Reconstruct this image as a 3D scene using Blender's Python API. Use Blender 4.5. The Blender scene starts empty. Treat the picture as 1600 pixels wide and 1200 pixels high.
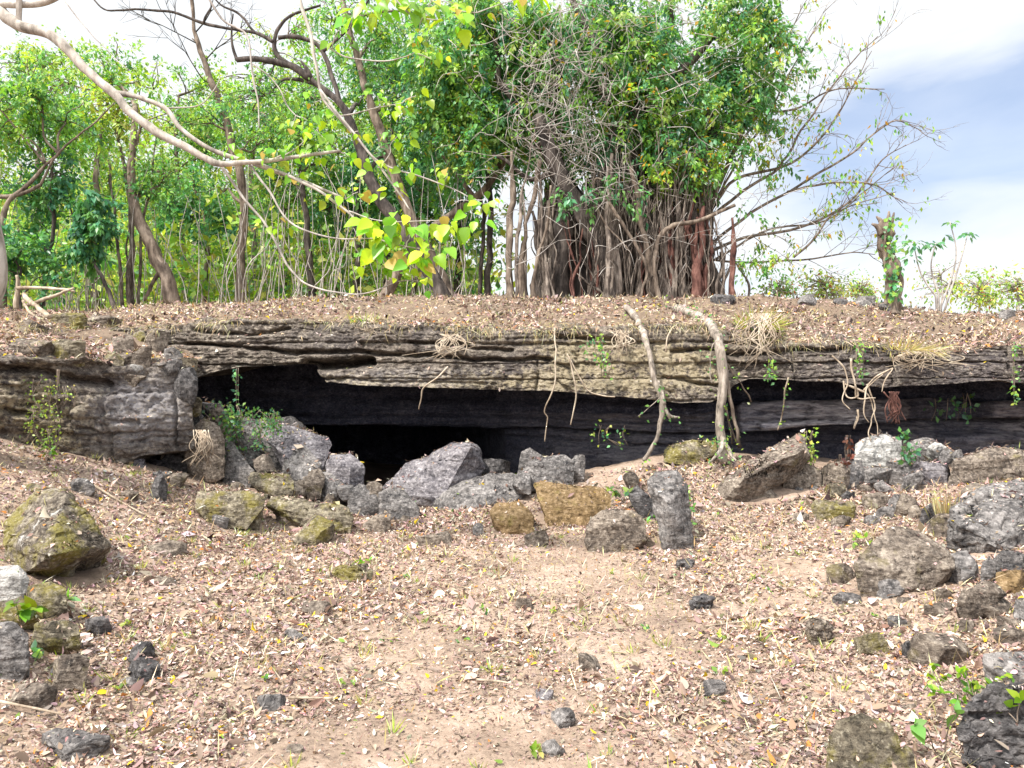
import bpy, bmesh, math, random
import numpy as np
from mathutils import Vector
from mathutils.bvhtree import BVHTree
R = math.radians
S = bpy.context.scene
C = S.collection
# ---------------------------------------------------------------- camera, sky, sun, exposure
F = 1203.0           # focal length in photo pixels (1600 wide)
EYE = 1.55
cd = bpy.data.cameras.new('camera'); cam = bpy.data.objects.new('camera', cd); C.objects.link(cam)
cd.sensor_width = 36; cd.lens = 36 * F / 1600
cd.clip_start = 0.05; cd.clip_end = 2000
cam.location = (0, 0, EYE); cam.rotation_euler = (R(90), 0, 0)
S.camera = cam
SUN_DIR = Vector((0.50, 0.52, -1.0)).normalized()      # the way the light travels
sun_el = math.asin(-SUN_DIR.z)
W = bpy.data.worlds.new('World'); S.world = W; W.use_nodes = True
SKY_STRENGTH = 0.13
SUN_STRENGTH = 3.3
EXPOSURE = 1.08
def nd(nt, t, **kw):
    n = nt.nodes.new(t)
    for k, v in kw.items(): setattr(n, k, v)
    return n
def mth(nt, op, a, b=None, clamp=False):
    n = nt.nodes.new('ShaderNodeMath'); n.operation = op; n.use_clamp = clamp
    for i, v in enumerate((a, b)):
        if v is None: continue
        if isinstance(v, (int, float)): n.inputs[i].default_value = v
        else: nt.links.new(v, n.inputs[i])
    return n.outputs[0]
def mixc(nt, f, a, b, mode='MIX'):
    n = nt.nodes.new('ShaderNodeMix'); n.data_type = 'RGBA'; n.blend_type = mode; n.clamp_factor = True
    for idx, v in ((0, f), (6, a), (7, b)):
        if isinstance(v, (int, float)): n.inputs[idx].default_value = v
        elif isinstance(v, tuple): n.inputs[idx].default_value = (v + (1,))[:4]
        else: nt.links.new(v, n.inputs[idx])
    return n.outputs[2]
def ramp(nt, f, stops):
    n = nt.nodes.new('ShaderNodeValToRGB'); cr = n.color_ramp
    while len(cr.elements) > 1: cr.elements.remove(cr.elements[-1])
    for i, (p, c) in enumerate(stops):
        e = cr.elements[0] if i == 0 else cr.elements.new(p)
        e.position = p
        e.color = (c, c, c, 1) if isinstance(c, (int, float)) else (c + (1,))[:4]
    nt.links.new(f, n.inputs[0]); return n.outputs[0]
def noise(nt, vec, scale, detail=6, rough=.55, dist=0.0):
    n = nt.nodes.new('ShaderNodeTexNoise'); n.inputs['Scale'].default_value = scale
    n.inputs['Detail'].default_value = detail; n.inputs['Roughness'].default_value = rough
    n.inputs['Distortion'].default_value = dist
    nt.links.new(vec, n.inputs['Vector']); return n.outputs['Fac']
def mapping(nt, vec, scale=(1, 1, 1), loc=(0, 0, 0)):
    n = nt.nodes.new('ShaderNodeMapping'); n.inputs['Scale'].default_value = scale; n.inputs['Location'].default_value = loc
    nt.links.new(vec, n.inputs['Vector']); return n.outputs[0]
def world_nodes():
    nt = W.node_tree; nt.nodes.clear()
    out = nd(nt, 'ShaderNodeOutputWorld'); bg = nd(nt, 'ShaderNodeBackground')
    sky = nd(nt, 'ShaderNodeTexSky', sky_type='NISHITA', sun_disc=False)
    sky.sun_elevation = sun_el
    sky.sun_rotation = math.atan2(-SUN_DIR.x, -SUN_DIR.y)
    sky.air_density = 1.0; sky.dust_density = 1.0; sky.ozone_density = 1.5
    tc = nd(nt, 'ShaderNodeTexCoord')
    v = tc.outputs['Generated']
    n1 = noise(nt, mapping(nt, v, (1.6, 1.6, 4.2), (3.1, 0.4, 1.9)), 1.3, 7, .5, .25)
    n2 = noise(nt, mapping(nt, v, (2.2, 2.2, 6.5), (7.7, 1.4, .6)), 2.3, 6, .5, .3)
    sep = nd(nt, 'ShaderNodeSeparateXYZ'); nt.links.new(v, sep.inputs[0])
    # a long grey-blue gap between two banks of white cloud, low in the east
    gap = mth(nt, 'SUBTRACT', 1.0, mth(nt, 'MULTIPLY', mth(nt, 'ABSOLUTE', mth(nt, 'SUBTRACT', sep.outputs[2], .27)), 5.2), True)
    side = mth(nt, 'MULTIPLY', mth(nt, 'SUBTRACT', sep.outputs[0], .27), 7.0, True)
    gap = mth(nt, 'MULTIPLY', gap, side)
    cover = mth(nt, 'SUBTRACT', mth(nt, 'ADD', n1, mth(nt, 'MULTIPLY', n2, .6)), mth(nt, 'MULTIPLY', gap, .62))
    m = ramp(nt, cover, [(.40, 0.0), (.76, 1.0)])
    greyblue = mixc(nt, ramp(nt, n2, [(.35, 0.0), (.7, 1.0)]), (1.9, 2.25, 3.0), (2.75, 3.0, 3.5))
    base = mixc(nt, .75, sky.outputs[0], greyblue)
    # cloud is brighter towards the sun, which stands behind the viewer
    dt = nd(nt, 'ShaderNodeVectorMath', operation='DOT_PRODUCT'); nt.links.new(v, dt.inputs[0]); dt.inputs[1].default_value = -SUN_DIR
    glow = mth(nt, 'ADD', .93, mth(nt, 'MULTIPLY', mth(nt, 'SUBTRACT', dt.outputs['Value'], .15, True), 2.3))
    cw = nd(nt, 'ShaderNodeVectorMath', operation='SCALE'); cw.inputs[0].default_value = (4.1, 4.25, 4.4); nt.links.new(glow, cw.inputs['Scale'])
    cl = mixc(nt, m, base, cw.outputs[0])
    nt.links.new(cl, bg.inputs[0]); bg.inputs[1].default_value = SKY_STRENGTH
    nt.links.new(bg.outputs[0], out.inputs[0])
world_nodes()
sl = bpy.data.lights.new('sun', 'SUN'); sl.energy = SUN_STRENGTH; sl.angle = R(3); sl.color = (1, .95, .87)
so = bpy.data.objects.new('sun', sl); C.objects.link(so); so.location = (-10, -10, 30)
so.rotation_euler = SUN_DIR.to_track_quat('-Z', 'Y').to_euler()
S.view_settings.view_transform = 'Standard'; S.view_settings.look = 'None'
S.view_settings.exposure = EXPOSURE; S.view_settings.gamma = 1; S.view_settings.use_curve_mapping = False
S.cycles.max_bounces = 6; S.cycles.diffuse_bounces = 3; S.cycles.transmission_bounces = 4
# ---------------------------------------------------------------- numeric helpers
def _h(ix, iy, iz, seed):
    h = (ix.astype(np.int64) * 374761393 + iy.astype(np.int64) * 668265263 + iz.astype(np.int64) * 2147483647 + seed * 974634541) & 0xffffffff
    h = ((h ^ (h >> 13)) * 1274126177) & 0xffffffff
    h = ((h ^ (h >> 16)) * 2246822519) & 0xffffffff
    return ((h ^ (h >> 15)) & 0xffffff) / float(0xffffff)
def vnoise(p, seed=0):
    i = np.floor(p).astype(np.int64); f = p - i; u = f * f * f * (f * (f * 6 - 15) + 10)
    r = np.zeros(len(p))
    for dx in (0, 1):
        wx = u[:, 0] if dx else 1 - u[:, 0]
        for dy in (0, 1):
            wy = u[:, 1] if dy else 1 - u[:, 1]
            for dz in (0, 1):
                wz = u[:, 2] if dz else 1 - u[:, 2]
                r += wx * wy * wz * _h(i[:, 0] + dx, i[:, 1] + dy, i[:, 2] + dz, seed)
    return r * 2 - 1
def fbm(p, octv=4, seed=0, gain=.5):
    p = np.asarray(p, float); a = 1.0; r = np.zeros(len(p)); t = 0
    for o in range(octv):
        r += a * vnoise(p * (2 ** o) + 17.3 * o, seed + o); t += a; a *= gain
    return r / t
def cells(p, seed=0):
    """nearest-cell noise: random value of the cell, distance to its border, a facet tilted at random in each cell"""
    i0 = np.floor(p).astype(np.int64); n = len(p); d1 = np.full(n, 9.0); d2 = np.full(n, 9.0); r = np.zeros(n); t = np.zeros(n)
    for dx in (-1, 0, 1):
        for dy in (-1, 0, 1):
            for dz in (-1, 0, 1):
                a, b, c = i0[:, 0] + dx, i0[:, 1] + dy, i0[:, 2] + dz
                h1, h2, h3 = _h(a, b, c, seed), _h(a, b, c, seed + 1), _h(a, b, c, seed + 2)
                vx, vy, vz = a + h1 - p[:, 0], b + h2 - p[:, 1], c + h3 - p[:, 2]
                d = np.sqrt(vx * vx + vy * vy + vz * vz); k = d < d1
                d2 = np.where(k, d1, np.minimum(d2, d)); d1 = np.where(k, d, d1)
                r = np.where(k, (h1 * 7.31 + h2 * 3.77) % 1.0, r)
                t = np.where(k, vx * (((h2 * 9.1) % 1) - .5) + vy * (((h3 * 5.3) % 1) - .5) + vz * (((h1 * 8.7) % 1) - .5), t)
    return r - .5, d2 - d1, t
def blocky(v, sc, seed, amp, tilt=1.2, crack=.5):
    w = v * np.asarray(sc, float); w = w + .35 * np.stack([fbm(w * .9, 2, seed + 3), fbm(w * .9, 2, seed + 4), fbm(w * .9, 2, seed + 5)], 1)
    r, e, t = cells(w, seed); return amp * (r + tilt * t + crack * np.exp(-(e / .07) ** 2))
def bricks(v, hz, wx, seed, amp, wob=.03, crack=.5):
    """horizontal beds broken into blocks, each set back by its own amount"""
    z = v[:, 2] + wob * fbm(v * np.array([.5, .5, .5]), 2, seed) + .016 * fbm(v * 6, 3, seed + 1); zz = z * hz + .35 * np.sin(z * hz * 1.7 + seed)
    li = np.floor(zz); fz = zz - li; zero = np.zeros_like(li)
    xx = v[:, 0] * wx * (.6 + .8 * _h(li, zero, zero, seed + 2)) + 7 * _h(li, zero, zero, seed + 3) + .10 * fbm(v * 4, 3, seed + 4) + .25 * fz * (_h(li, zero, zero, seed + 8) - .5); bi = np.floor(xx); fx = xx - bi
    r = _h(li, bi, zero, seed + 5) - .5; bed = _h(li, zero, zero, seed + 6) - .5
    tilt = (fx - .5) * (_h(li, bi, zero, seed + 7) - .5)
    ez = np.minimum(fz, 1 - fz) / hz; ex = np.minimum(fx, 1 - fx) / wx
    return amp * (.7 * r + .8 * bed + .6 * tilt + crack * np.exp(-(ez / .014) ** 2) + .5 * crack * np.exp(-(ex / .014) ** 2) * (r > -.2))
def P(px, py, D): return np.array([(px - 800) / F * D, D, EYE - (py - 600) / F * D])
def PP(lst, D0, D1=None):
    """pixel path -> points; depth runs from D0 to D1 unless given in the point"""
    n = len(lst); out = []
    for i, q in enumerate(lst):
        D = q[2] if len(q) > 2 else D0 + ((D1 if D1 is not None else D0) - D0) * i / max(1, n - 1)
        out.append(P(q[0], q[1], D))
    return np.array(out)
def smooth_path(pts, per=5):
    pts = np.asarray(pts, float); n = len(pts)
    if n < 3: return np.array([pts[0] + (pts[-1] - pts[0]) * t for t in np.linspace(0, 1, per + 1)])
    e = np.vstack([2 * pts[0] - pts[1], pts, 2 * pts[-1] - pts[-2]]); out = []
    for i in range(n - 1):
        a, b, c, d = e[i:i + 4]
        for t in np.linspace(0, 1, per, endpoint=False):
            out.append(.5 * ((2 * b) + (c - a) * t + (2 * a - 5 * b + 4 * c - d) * t * t + (3 * b - a - 3 * c + d) * t ** 3))
    out.append(pts[-1]); return np.array(out)
class MB:
    def __init__(s): s.v = []; s.q = []; s.t = []; s.c = []; s.n = 0; s.has_c = False
    def add(s, v, q=None, t=None, c=None):
        v = np.asarray(v, float).reshape(-1, 3)
        if q is not None and len(q): s.q.append(np.asarray(q, np.int64) + s.n)
        if t is not None and len(t): s.t.append(np.asarray(t, np.int64) + s.n)
        s.v.append(v)
        if c is None: c = np.ones((len(v), 4))
        else:
            s.has_c = True; c = np.asarray(c, float)
            if c.shape[1] == 3: c = np.hstack([c, np.ones((len(c), 1))])
        s.c.append(c); s.n += len(v)
    def tube(s, pts, r, seg=7, rough=0.0, seed=0):
        pts = np.asarray(pts, float); n = len(pts)
        r = np.interp(np.linspace(0, 1, n), np.linspace(0, 1, len(r)), r) if np.ndim(r) else np.full(n, r)
        T = np.gradient(pts, axis=0); T /= np.linalg.norm(T, axis=1)[:, None] + 1e-9
        ref = np.array([0.13, 1.0, 0.07]) if abs(T[:, 1]).mean() < .8 else np.array([1.0, .1, 0])
        A = np.cross(T, ref); A /= np.linalg.norm(A, axis=1)[:, None] + 1e-9
        B = np.cross(T, A); th = np.linspace(0, 2 * np.pi, seg, endpoint=False)
        v = pts[:, None] + r[:, None, None] * (A[:, None] * np.cos(th)[None, :, None] + B[:, None] * np.sin(th)[None, :, None])
        v = v.reshape(-1, 3)
        if rough:
            cen = np.repeat(pts, seg, 0); k = fbm(v * np.array([9, 9, 2.0]), 3, seed)
            v = cen + (v - cen) * (1 + rough * k)[:, None]
        q = []
        i = np.arange(n - 1)[:, None] * seg; j = np.arange(seg)[None]; jn = (j + 1) % seg
        q = np.stack([i + j, i + jn, i + seg + jn, i + seg + j], -1).reshape(-1, 4)
        m = len(v); v = np.vstack([v, pts[:1], pts[-1:]])
        j = np.arange(seg); jn = (j + 1) % seg
        t = np.vstack([np.stack([jn, j, np.full(seg, m)], 1), np.stack([(n - 1) * seg + j, (n - 1) * seg + jn, np.full(seg, m + 1)], 1)])
        s.add(v, q, t)
    def leaves(s, pos, U, N, ln, wd, fold, col, heart=.42):
        n = len(pos)
        U = U / (np.linalg.norm(U, axis=1)[:, None] + 1e-9)
        Wv = np.cross(N, U); Wv /= np.linalg.norm(Wv, axis=1)[:, None] + 1e-9
        Nn = np.cross(U, Wv)
        ln = np.broadcast_to(ln, (n,))[:, None]; wd = np.broadcast_to(wd, (n,))[:, None]; fo = np.broadcast_to(fold, (n,))[:, None]
        b = pos; tip = pos + U * ln - Nn * ln * fo * .5
        mid = pos + U * ln * heart
        r_ = mid + Wv * wd * .5 + Nn * wd * fo; l_ = mid - Wv * wd * .5 + Nn * wd * fo
        v = np.stack([b, r_, tip, l_, mid], 1).reshape(-1, 3)
        k = np.arange(n)[:, None] * 5
        q = np.vstack([k + np.array([[0, 1, 2, 4]]), k + np.array([[0, 4, 2, 3]])])
        s.add(v, q, None, np.repeat(col, 5, 0))
    def fine(s, pos, U, N, ln, wd, fold, col, heart=.42):
        n = len(pos); U = U / (np.linalg.norm(U, axis=1)[:, None] + 1e-9)
        Wv = np.cross(N, U); Wv /= np.linalg.norm(Wv, axis=1)[:, None] + 1e-9; Nn = np.cross(U, Wv)
        ln, wd, fo = (np.broadcast_to(q, (n,))[:, None] for q in (ln, wd, fold))
        T = np.array([0, heart * .35, heart, heart + (1 - heart) * .5, 1.0]); Wd = np.array([0, .40, .5, .30, 0])
        bend = lambda t: pos + U * ln * t - Nn * ln * fo * .7 * t * t
        rows = [bend(0)]
        for t, w in zip(T[1:4], Wd[1:4]):
            m_ = bend(t); rows += [m_ + Wv * wd * w + Nn * wd * fo * w * 1.5, m_, m_ - Wv * wd * w + Nn * wd * fo * w * 1.5]
        rows.append(bend(1.0)); v = np.stack(rows, 1).reshape(-1, 3); k = np.arange(n)[:, None] * 11
        q = np.vstack([k + np.array([f]) for f in ((1, 4, 5, 2), (2, 5, 6, 3), (4, 7, 8, 5), (5, 8, 9, 6))])
        t = np.vstack([k + np.array([f]) for f in ((0, 1, 2), (0, 2, 3), (7, 10, 8), (8, 10, 9))])
        s.add(v, q, t, np.repeat(col, 11, 0))
    def mesh(s, name, off=(0, 0, 0), smooth=True):
        v = np.vstack(s.v) - np.asarray(off)[None]
        q = np.vstack(s.q) if s.q else np.zeros((0, 4), np.int64); t = np.vstack(s.t) if s.t else np.zeros((0, 3), np.int64)
        me = bpy.data.meshes.new(name)
        me.vertices.add(len(v)); me.vertices.foreach_set('co', v.astype(np.float32).ravel())
        lv = np.concatenate([q.ravel(), t.ravel()]).astype(np.int32)
        me.loops.add(len(lv)); me.loops.foreach_set('vertex_index', lv)
        st = np.concatenate([np.arange(len(q)) * 4, len(q) * 4 + np.arange(len(t)) * 3]).astype(np.int32)
        me.polygons.add(len(st)); me.polygons.foreach_set('loop_start', st)
        me.polygons.foreach_set('use_smooth', np.full(len(st), smooth))
        if s.has_c:
            a = me.attributes.new('Col', 'FLOAT_COLOR', 'POINT'); a.data.foreach_set('color', np.vstack(s.c).astype(np.float32).ravel())
        me.update(calc_edges=True)
        return me
    def base(s):
        v = np.vstack(s.v); lo, hi = v.min(0), v.max(0)
        return np.array([(lo[0] + hi[0]) / 2, (lo[1] + hi[1]) / 2, lo[2]])
SOLID = []        # (verts, faces) of everything dry leaves may settle on
def remember(mb):
    v = np.vstack(mb.v); f = []
    for a in mb.q: f += a.tolist()
    for a in mb.t: f += a.tolist()
    SOLID.append((v, f))
def tag(o, label, cat, group=None, kind=None):
    if label: o['label'] = label
    if cat: o['category'] = cat
    if group: o['group'] = group
    if kind: o['kind'] = kind
    return o
def link(name, mb, mat, loc=None, parent=None, smooth=True):
    if parent is not None:
        o = bpy.data.objects.new(name, mb.mesh(name, parent.location, smooth)); o.parent = parent
    else:
        loc = mb.base() if loc is None else np.asarray(loc)
        o = bpy.data.objects.new(name, mb.mesh(name, loc, smooth)); o.location = loc
    C.objects.link(o); o.data.materials.append(mat); return o
def struct(name, mb, mat, smooth=True, kind='structure'):
    o = link(name, mb, mat, (0, 0, 0), None, smooth); o['kind'] = kind; return o
def thing(name, label, cat, loc, group=None):
    o = bpy.data.objects.new(name, None); C.objects.link(o); o.location = loc; o.empty_display_size = .2
    return tag(o, label, cat, group)
def part(name, mb, mat, parent, label=None, smooth=True):
    o = link(name, mb, mat, None, parent, smooth)
    if label: o['label'] = label
    return o
def solo(name, mb, mat, label, cat, group=None):
    return tag(link(name, mb, mat), label, cat, group)
# ---------------------------------------------------------------- materials
def new_mat(name):
    m = bpy.data.materials.new(name); m.use_nodes = True; nt = m.node_tree; nt.nodes.clear()
    out = nd(nt, 'ShaderNodeOutputMaterial'); b = nd(nt, 'ShaderNodeBsdfPrincipled')
    nt.links.new(b.outputs[0], out.inputs[0]); return m, nt, b, out
def bump(nt, b, h, strength, dist):
    n = nd(nt, 'ShaderNodeBump'); n.inputs['Strength'].default_value = strength; n.inputs['Distance'].default_value = dist
    nt.links.new(h, n.inputs['Height']); nt.links.new(n.outputs[0], b.inputs['Normal'])
def rock_mat(name, lo, mid, hi, moss=0.0, moss_col=(.135, .115, .04), white=0.0, bumpd=.03, spec=.25):
    m, nt, b, out = new_mat(name)
    pos = nd(nt, 'ShaderNodeNewGeometry').outputs['Position']
    n1 = noise(nt, pos, 4.0, 9, .65, .4); n2 = noise(nt, pos, 22, 8, .7); n3 = noise(nt, mapping(nt, pos, (1, 1, 4)), 9, 6, .6, .8)
    mixn = mth(nt, 'ADD', mth(nt, 'MULTIPLY', n1, .38), mth(nt, 'ADD', mth(nt, 'MULTIPLY', n2, .46), mth(nt, 'MULTIPLY', n3, .16)))
    col = ramp(nt, mixn, [(.39, lo), (.49, mid), (.60, hi)])
    if moss:
        mm = ramp(nt, noise(nt, mapping(nt, pos, (1, 1, 1), (5, 2, 8)), 3.2, 9, .68), [(.62 - moss * .3, 0.0), (.72 - moss * .3, 1.0)])
        col = mixc(nt, mth(nt, 'MULTIPLY', mm, .8), col, mixc(nt, n2, tuple(c * .6 for c in moss_col), tuple(min(1, c * 1.6) for c in moss_col)))
    if white:
        ww = ramp(nt, noise(nt, mapping(nt, pos, (1, 1, 1), (1, 7, 3)), 4.6, 9, .7), [(.68 - white * .3, 0.0), (.76 - white * .3, 1.0)])
        col = mixc(nt, mth(nt, 'MULTIPLY', ww, .85), col, (.52, .50, .47))
    # pale lichen spots
    vo = nd(nt, 'ShaderNodeTexVoronoi'); vo.inputs['Scale'].default_value = 16; nt.links.new(pos, vo.inputs['Vector'])
    sp = mth(nt, 'MULTIPLY', ramp(nt, vo.outputs['Distance'], [(.16, 1.0), (.26, 0.0)]), ramp(nt, n1, [(.5, 0.0), (.58, 1.0)]))
    col = mixc(nt, mth(nt, 'MULTIPLY', sp, .55), col, tuple(min(1, c * 1.5 + .06) for c in hi))
    n5 = noise(nt, mapping(nt, pos, (1, 1, 1), (9, 4, 6)), 34, 7, .72, .3)
    col = mixc(nt, mth(nt, 'MULTIPLY', ramp(nt, n5, [(.54, 0.0), (.62, 1.0)]), .5), col, tuple(min(1, c * 1.25 + .05) for c in hi))
    col = mixc(nt, mth(nt, 'MULTIPLY', ramp(nt, n5, [(.36, 1.0), (.43, 0.0)]), .75), col, tuple(c * .6 for c in lo))
    nt.links.new(col, b.inputs['Base Color']); b.inputs['Roughness'].default_value = .9
    b.inputs['Specular IOR Level'].default_value = spec
    bump(nt, b, mth(nt, 'ADD', mth(nt, 'ADD', mth(nt, 'MULTIPLY', n3, .5), mixn), mth(nt, 'MULTIPLY', n5, .5)), 1.0, bumpd)
    return m
G3 = ((.022, .021, .023), (.115, .105, .10), (.29, .265, .25))
ROCK = {
    'grey': rock_mat('grey_rock', *G3),
    'purple': rock_mat('purplish_grey_rock', (.035, .032, .04), (.14, .127, .135), (.32, .295, .30), white=.12),
    'brown': rock_mat('brown_rock', (.025, .02, .017), (.125, .099, .079), (.30, .25, .20), moss=.14, moss_col=(.15, .125, .055)),
    'moss': rock_mat('mossy_rock', (.025, .021, .015), (.115, .095, .068), (.29, .25, .18), moss=.46, moss_col=(.16, .135, .028)),
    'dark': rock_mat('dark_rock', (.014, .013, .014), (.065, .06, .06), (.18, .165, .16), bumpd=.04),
    'orange': rock_mat('rusty_brown_rock', (.05, .03, .014), (.17, .11, .05), (.32, .22, .12), moss=.25, moss_col=(.16, .13, .03)),
    'white': rock_mat('pale_lichen_rock', (.08, .075, .07), (.26, .245, .23), (.5, .48, .45), white=.6),
    'mosswhite': rock_mat('moss_and_lichen_rock', (.028, .023, .018), (.115, .093, .072), (.29, .25, .19), moss=.46, white=.34, moss_col=(.17, .145, .03)),
}
def cliff_mat():
    m, nt, b, out = new_mat('layered_cliff_rock')
    at = nd(nt, 'ShaderNodeAttribute'); at.attribute_name = 'Col'
    sc = nd(nt, 'ShaderNodeSeparateColor'); nt.links.new(at.outputs['Color'], sc.inputs[0])
    lich, pale, dark, soil = sc.outputs[0], sc.outputs[1], sc.outputs[2], at.outputs['Alpha']
    pos = nd(nt, 'ShaderNodeNewGeometry').outputs['Position']
    n1 = noise(nt, pos, 2.2, 10, .66, .3); n2 = noise(nt, pos, 19, 8, .72)
    n3 = noise(nt, mapping(nt, pos, (1.1, 1.1, 9)), 2.6, 9, .66, .5)
    n4 = noise(nt, mapping(nt, pos, (1, 1, 1), (4, 9, 2)), 6, 9, .7, .3)
    mixn = mth(nt, 'ADD', mth(nt, 'MULTIPLY', n1, .25), mth(nt, 'ADD', mth(nt, 'MULTIPLY', n2, .48), mth(nt, 'MULTIPLY', n3, .27)))
    col = ramp(nt, mixn, [(.40, (.022, .018, .017)), (.47, (.115, .093, .076)), (.53, (.20, .165, .135)), (.60, (.42, .365, .295))])
    st = ramp(nt, noise(nt, mapping(nt, pos, (1, 1, .35), (2, 3, 1)), 2.4, 8, .7, .6), [(.50, 0.0), (.62, 1.0)])
    col = mixc(nt, mth(nt, 'MULTIPLY', st, .6), col, mixc(nt, n2, (.02, .017, .017), (.10, .085, .075)))
    lm = mth(nt, 'MULTIPLY', ramp(nt, mth(nt, 'ADD', mth(nt, 'MULTIPLY', lich, .16), mth(nt, 'ADD', mth(nt, 'MULTIPLY', n4, .55), mth(nt, 'MULTIPLY', n2, .5))), [(.60, 0.0), (.67, 1.0)]), ramp(nt, lich, [(.1, 0.0), (.3, 1.0)]))
    col = mixc(nt, mth(nt, 'MULTIPLY', lm, .8), col, mixc(nt, n2, (.22, .17, .10), (.52, .44, .29)))
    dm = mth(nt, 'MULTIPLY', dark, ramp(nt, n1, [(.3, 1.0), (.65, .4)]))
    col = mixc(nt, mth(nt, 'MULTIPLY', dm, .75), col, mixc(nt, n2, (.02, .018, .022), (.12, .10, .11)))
    pm = mth(nt, 'MULTIPLY', pale, ramp(nt, n4, [(.34, .25), (.56, 1.0)]))
    col = mixc(nt, mth(nt, 'MULTIPLY', pm, .8), col, mixc(nt, n2, (.16, .15, .16), (.50, .48, .50)))
    sm = ramp(nt, mth(nt, 'ADD', soil, mth(nt, 'MULTIPLY', mth(nt, 'SUBTRACT', n4, .5), 1.6)), [(.42, 0.0), (.58, 1.0)])
    col = mixc(nt, sm, col, mixc(nt, n2, (.12, .085, .06), (.32, .235, .17)))
    n5 = noise(nt, mapping(nt, pos, (1, 1, 1.6), (9, 4, 6)), 26, 7, .74, .4)
    rk = mth(nt, 'SUBTRACT', 1.0, sm)
    col = mixc(nt, mth(nt, 'MULTIPLY', mth(nt, 'MULTIPLY', ramp(nt, mth(nt, 'ADD', n5, mth(nt, 'MULTIPLY', mth(nt, 'SUBTRACT', n4, .5), .5)), [(.55, 0.0), (.63, 1.0)]), .6), rk), col, (.46, .40, .32))
    col = mixc(nt, mth(nt, 'MULTIPLY', mth(nt, 'MULTIPLY', ramp(nt, n5, [(.36, 1.0), (.43, 0.0)]), .85), rk), col, (.014, .012, .012))
    nt.links.new(col, b.inputs['Base Color']); b.inputs['Roughness'].default_value = .92; b.inputs['Specular IOR Level'].default_value = .2
    bump(nt, b, mth(nt, 'ADD', mth(nt, 'ADD', mixn, mth(nt, 'MULTIPLY', n4, .5)), mth(nt, 'MULTIPLY', n5, .6)), 1.0, .055)
    return m
M_CLIFF = cliff_mat()
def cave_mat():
    m = rock_mat('shaded_cave_rock', (.015, .016, .028), (.046, .048, .074), (.11, .11, .14), bumpd=.05); nt = m.node_tree  # dark blue base: the cave's shade is put into the rock colour
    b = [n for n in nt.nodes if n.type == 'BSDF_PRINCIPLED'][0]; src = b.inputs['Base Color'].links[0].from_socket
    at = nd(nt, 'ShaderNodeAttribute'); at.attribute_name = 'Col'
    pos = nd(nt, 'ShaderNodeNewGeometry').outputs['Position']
    pale = ramp(nt, noise(nt, mapping(nt, pos, (1, 1, 5)), 5, 9, .68, .4), [(.38, (.06, .052, .055)), (.5, (.25, .22, .225)), (.62, (.44, .40, .39))])  # lighter colour paints in the skylight that the block layer catches
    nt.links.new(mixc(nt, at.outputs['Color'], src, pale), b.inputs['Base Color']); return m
M_CAVE = cave_mat()
def soil_mat():
    m, nt, b, out = new_mat('dry_pinkish_soil')
    pos = nd(nt, 'ShaderNodeNewGeometry').outputs['Position']
    n1 = noise(nt, pos, 1.3, 8, .6); n2 = noise(nt, pos, 26, 9, .75); n3 = noise(nt, pos, 90, 4, .7)
    f = mth(nt, 'ADD', mth(nt, 'MULTIPLY', n1, .4), mth(nt, 'ADD', mth(nt, 'MULTIPLY', n2, .4), mth(nt, 'MULTIPLY', n3, .2)))
    col = ramp(nt, f, [(.36, (.11, .08, .062)), (.5, (.295, .216, .163)), (.63, (.45, .35, .285))])
    nt.links.new(col, b.inputs['Base Color']); b.inputs['Roughness'].default_value = .95; b.inputs['Specular IOR Level'].default_value = .15
    bump(nt, b, f, 1.0, .02); return m
M_SOIL = soil_mat()
def bark_mat(name, lo, mid, hi, sc=14):
    m, nt, b, out = new_mat(name)
    pos = nd(nt, 'ShaderNodeNewGeometry').outputs['Position']
    n1 = noise(nt, mapping(nt, pos, (1, 1, .22)), sc, 8, .65, .3); n2 = noise(nt, pos, 3, 6, .6)
    f = mth(nt, 'ADD', mth(nt, 'MULTIPLY', n1, .6), mth(nt, 'MULTIPLY', n2, .4))
    col = ramp(nt, f, [(.38, lo), (.5, mid), (.62, hi)])
    nt.links.new(col, b.inputs['Base Color']); b.inputs['Roughness'].default_value = .9; b.inputs['Specular IOR Level'].default_value = .2
    bump(nt, b, f, .9, .02); return m
BARK = {
    'brown': bark_mat('brown_bark', (.045, .033, .026), (.15, .115, .09), (.30, .24, .19)),
    'dark': bark_mat('dark_bark', (.02, .017, .016), (.065, .053, .047), (.15, .125, .11)),
    'pale': bark_mat('pale_grey_bark', (.15, .13, .11), (.34, .30, .26), (.52, .48, .43)),
    'red': bark_mat('reddish_root_bark', (.025, .013, .012), (.11, .05, .04), (.24, .125, .10), 22),
    'hang': bark_mat('hanging_root_bark', (.06, .05, .042), (.24, .20, .165), (.46, .40, .34), 20),
    'root': bark_mat('aerial_root_bark', (.03, .024, .021), (.135, .108, .09), (.34, .285, .24), 22),
    'straw': bark_mat('dry_rootlet', (.14, .10, .07), (.34, .27, .20), (.54, .46, .36)),
    'twig': bark_mat('grey_twig', (.16, .14, .125), (.36, .32, .29), (.54, .50, .46)),
}
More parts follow.
